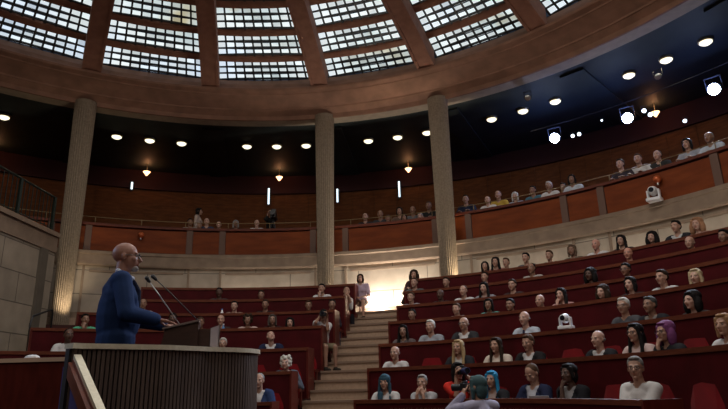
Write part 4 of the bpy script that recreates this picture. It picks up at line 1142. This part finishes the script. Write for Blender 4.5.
# crouching photographer in front of the front desk
hd = CAM + (FW + RT * ((477 - 364) / 594.86) + UP * ((204.5 - 387) / 594.86)) * 6.7
S_k = skeleton('kneel', rad(6), 0, 0); rzk = rad(40)
off = Matrix.Rotation(rzk, 3, 'Z') @ S_k['head']
p_kn, S_kn = person(Vector((hd.x - off.x, hd.y - off.y, hd.z - off.z)), rzk, 'person with teal hair and lavender shirt crouching with camera before the front desk', pose='kneel', fem=True, hair='bob', hairc=(.06, .11, .12), top=(.40, .38, .50), lean=6, hy=24, voxel=.007)
def photo_camera(par, S_, nm, col, s=1):
    H, R = S_['head'], S_['HR']; c = H + R @ V(0, .155, .0)
    wm = Matrix.Translation(par.location) @ par.rotation_euler.to_matrix().to_4x4() @ Matrix.Scale(par.scale.x, 4)
    pos = wm @ c; dirv = (wm.to_3x3() @ (R @ V(0, 1, 0))); rz2 = atan2(-dirv.x, dirv.y)
    t = thing('photo_camera', nm, 'camera', pos, rz2); t.scale = (s, s, s)
    m1 = MB(); m1.box((0, 0, 0), (.14, .06, .095)); m1.box((0, 0, .055), (.05, .05, .03)); o = m1.build('camera_body', m_black, t); bv = o.modifiers.new('b', 'BEVEL'); bv.width = .008; bv.segments = 2
    m1 = MB(); m1.tube([(0, .03, 0), (0, .10, 0), (0, .17, 0)], [.036, .036, .042], 18); m1.build('lens_barrel', col, t)
    m1 = MB(); m1.tube([(0, .168, 0), (0, .174, 0)], .034, 18); m1.build('front_glass', m_glassdark, t)
photo_camera(p_kn, S_kn, 'black camera held up by the crouching person with grey-teal hair', m_black)
photo_camera(p_red, skeleton('camera', 0, rad(36), 0) if 0 else S_red, 'dark blue camera held by the person in the red top', mat('dark_blue_plastic', (.03, .04, .12), .4), 1.15)
photo_camera(p_ph, S_ph, 'black camera held by the person in shorts at the left of the aisle', m_black)
t = thing('laptop', 'grey laptop lying on the front desk before the person in the black jacket', 'laptop', P(5.32, 43.6, .865), pi - rad(43.6))
m1 = MB(); m1.box((0, 0, .008), (.33, .23, .016)); m1.build('base', mat('grey_plastic', (.3, .3, .32), .4), t)
m1 = MB(); m1.box((0, .13, .11), (.33, .01, .22), Matrix.Rotation(rad(-12), 3, 'X')); m1.build('screen', bpy.data.materials['grey_plastic'], t)
t = thing('water_bottle', 'small white water bottle on the fifth row desk, left block', 'bottle', P(8.42, -22.7, 2.726)); t.scale = (1.3, 1.3, 1.3)
m1 = MB(); m1.tube([(0, 0, 0), (0, 0, .16), (0, 0, .20), (0, 0, .22)], [.033, .033, .014, .014], 16); m1.build('body', m_white, t, True)
m1 = MB(); m1.tube([(0, 0, .22), (0, 0, .24)], .016, 12); m1.build('cap', cloth((.1, .2, .5)), t)
t = thing('water_bottle', 'blue-tinted water bottle on the fourth row desk beside a lit face', 'bottle', P(7.65, -21.7, 2.307)); t.scale = (1.3, 1.3, 1.3)
m1 = MB(); m1.tube([(0, 0, 0), (0, 0, .16), (0, 0, .20), (0, 0, .22)], [.033, .033, .014, .014], 16); m1.build('body', mat('blue_bottle', (.08, .2, .4), .2), t, True)
m1 = MB(); m1.tube([(0, 0, .22), (0, 0, .24)], .016, 12); m1.build('cap', m_white, t)

# ------------------------------------------------------------------ the speaker
def speaker():
    ft_ = .62
    head_t = CAM + (FW + RT * ((127 - 364) / 594.86) + UP * ((204.5 - 257.5) / 594.86)) * 5.3
    face = atan2(-.76, .65)       # rotation about z whose front is the speaker's facing direction
    lean = 0
    S_ = skeleton('lectern', rad(lean), 0, 0, True)
    s = (head_t.z - ft_) / S_['head'].z
    off = Matrix.Rotation(face, 3, 'Z') @ (S_['head'] * s)
    print('SPEAKER scale', s, head_t)
    return person(Vector((head_t.x - off.x, head_t.y - off.y, ft_)), face, 'bald bearded person in a blue suit and dark tie speaking at the lectern', pose='lectern', stand=True, lean=lean, hy=-12, hp=0, belly=.025,
                  hair='none', skinc=(.30, .135, .09), top=(.55, .58, .68), jacket=(.017, .036, .105), legs=(.017, .036, .105), glasses=True, voxel=.0062, scale=s, tie=(.01, .012, .03))
sp, S_sp = speaker()
H, R = S_sp['head'], S_sp['HR']
mb = MB()
mb.ell(H + R @ V(0, .064, -.090), (.038, .032, .026), R, 16)
inst('beard', remesh(mb, .006, [None], 2), [cloth((.30, .26, .24))], sp)
mb = MB(); tq = S_sp['tq']
for s in (-1, 1): mb.capsule(tq(s * .055, -.02, .545), tq(s * .012, .085, .50), .017, .014, 10)
mb.capsule(tq(-.05, -.03, .55), tq(.05, -.03, .55), .02, .02, 10)
inst('shirt_collar', remesh(mb, .006, [None], 2), [cloth((.62, .66, .78))], sp)
mb = MB()
for s in (-1, 1):
    e, w2, dd, nn, cu = S_sp['arm'][s]; mb.capsule(e.lerp(w2, .90), e.lerp(w2, 1.0), .036, .034, 14)
inst('shirt_cuffs', remesh(mb, .007, [None], 1), [cloth((.62, .66, .78))], sp)
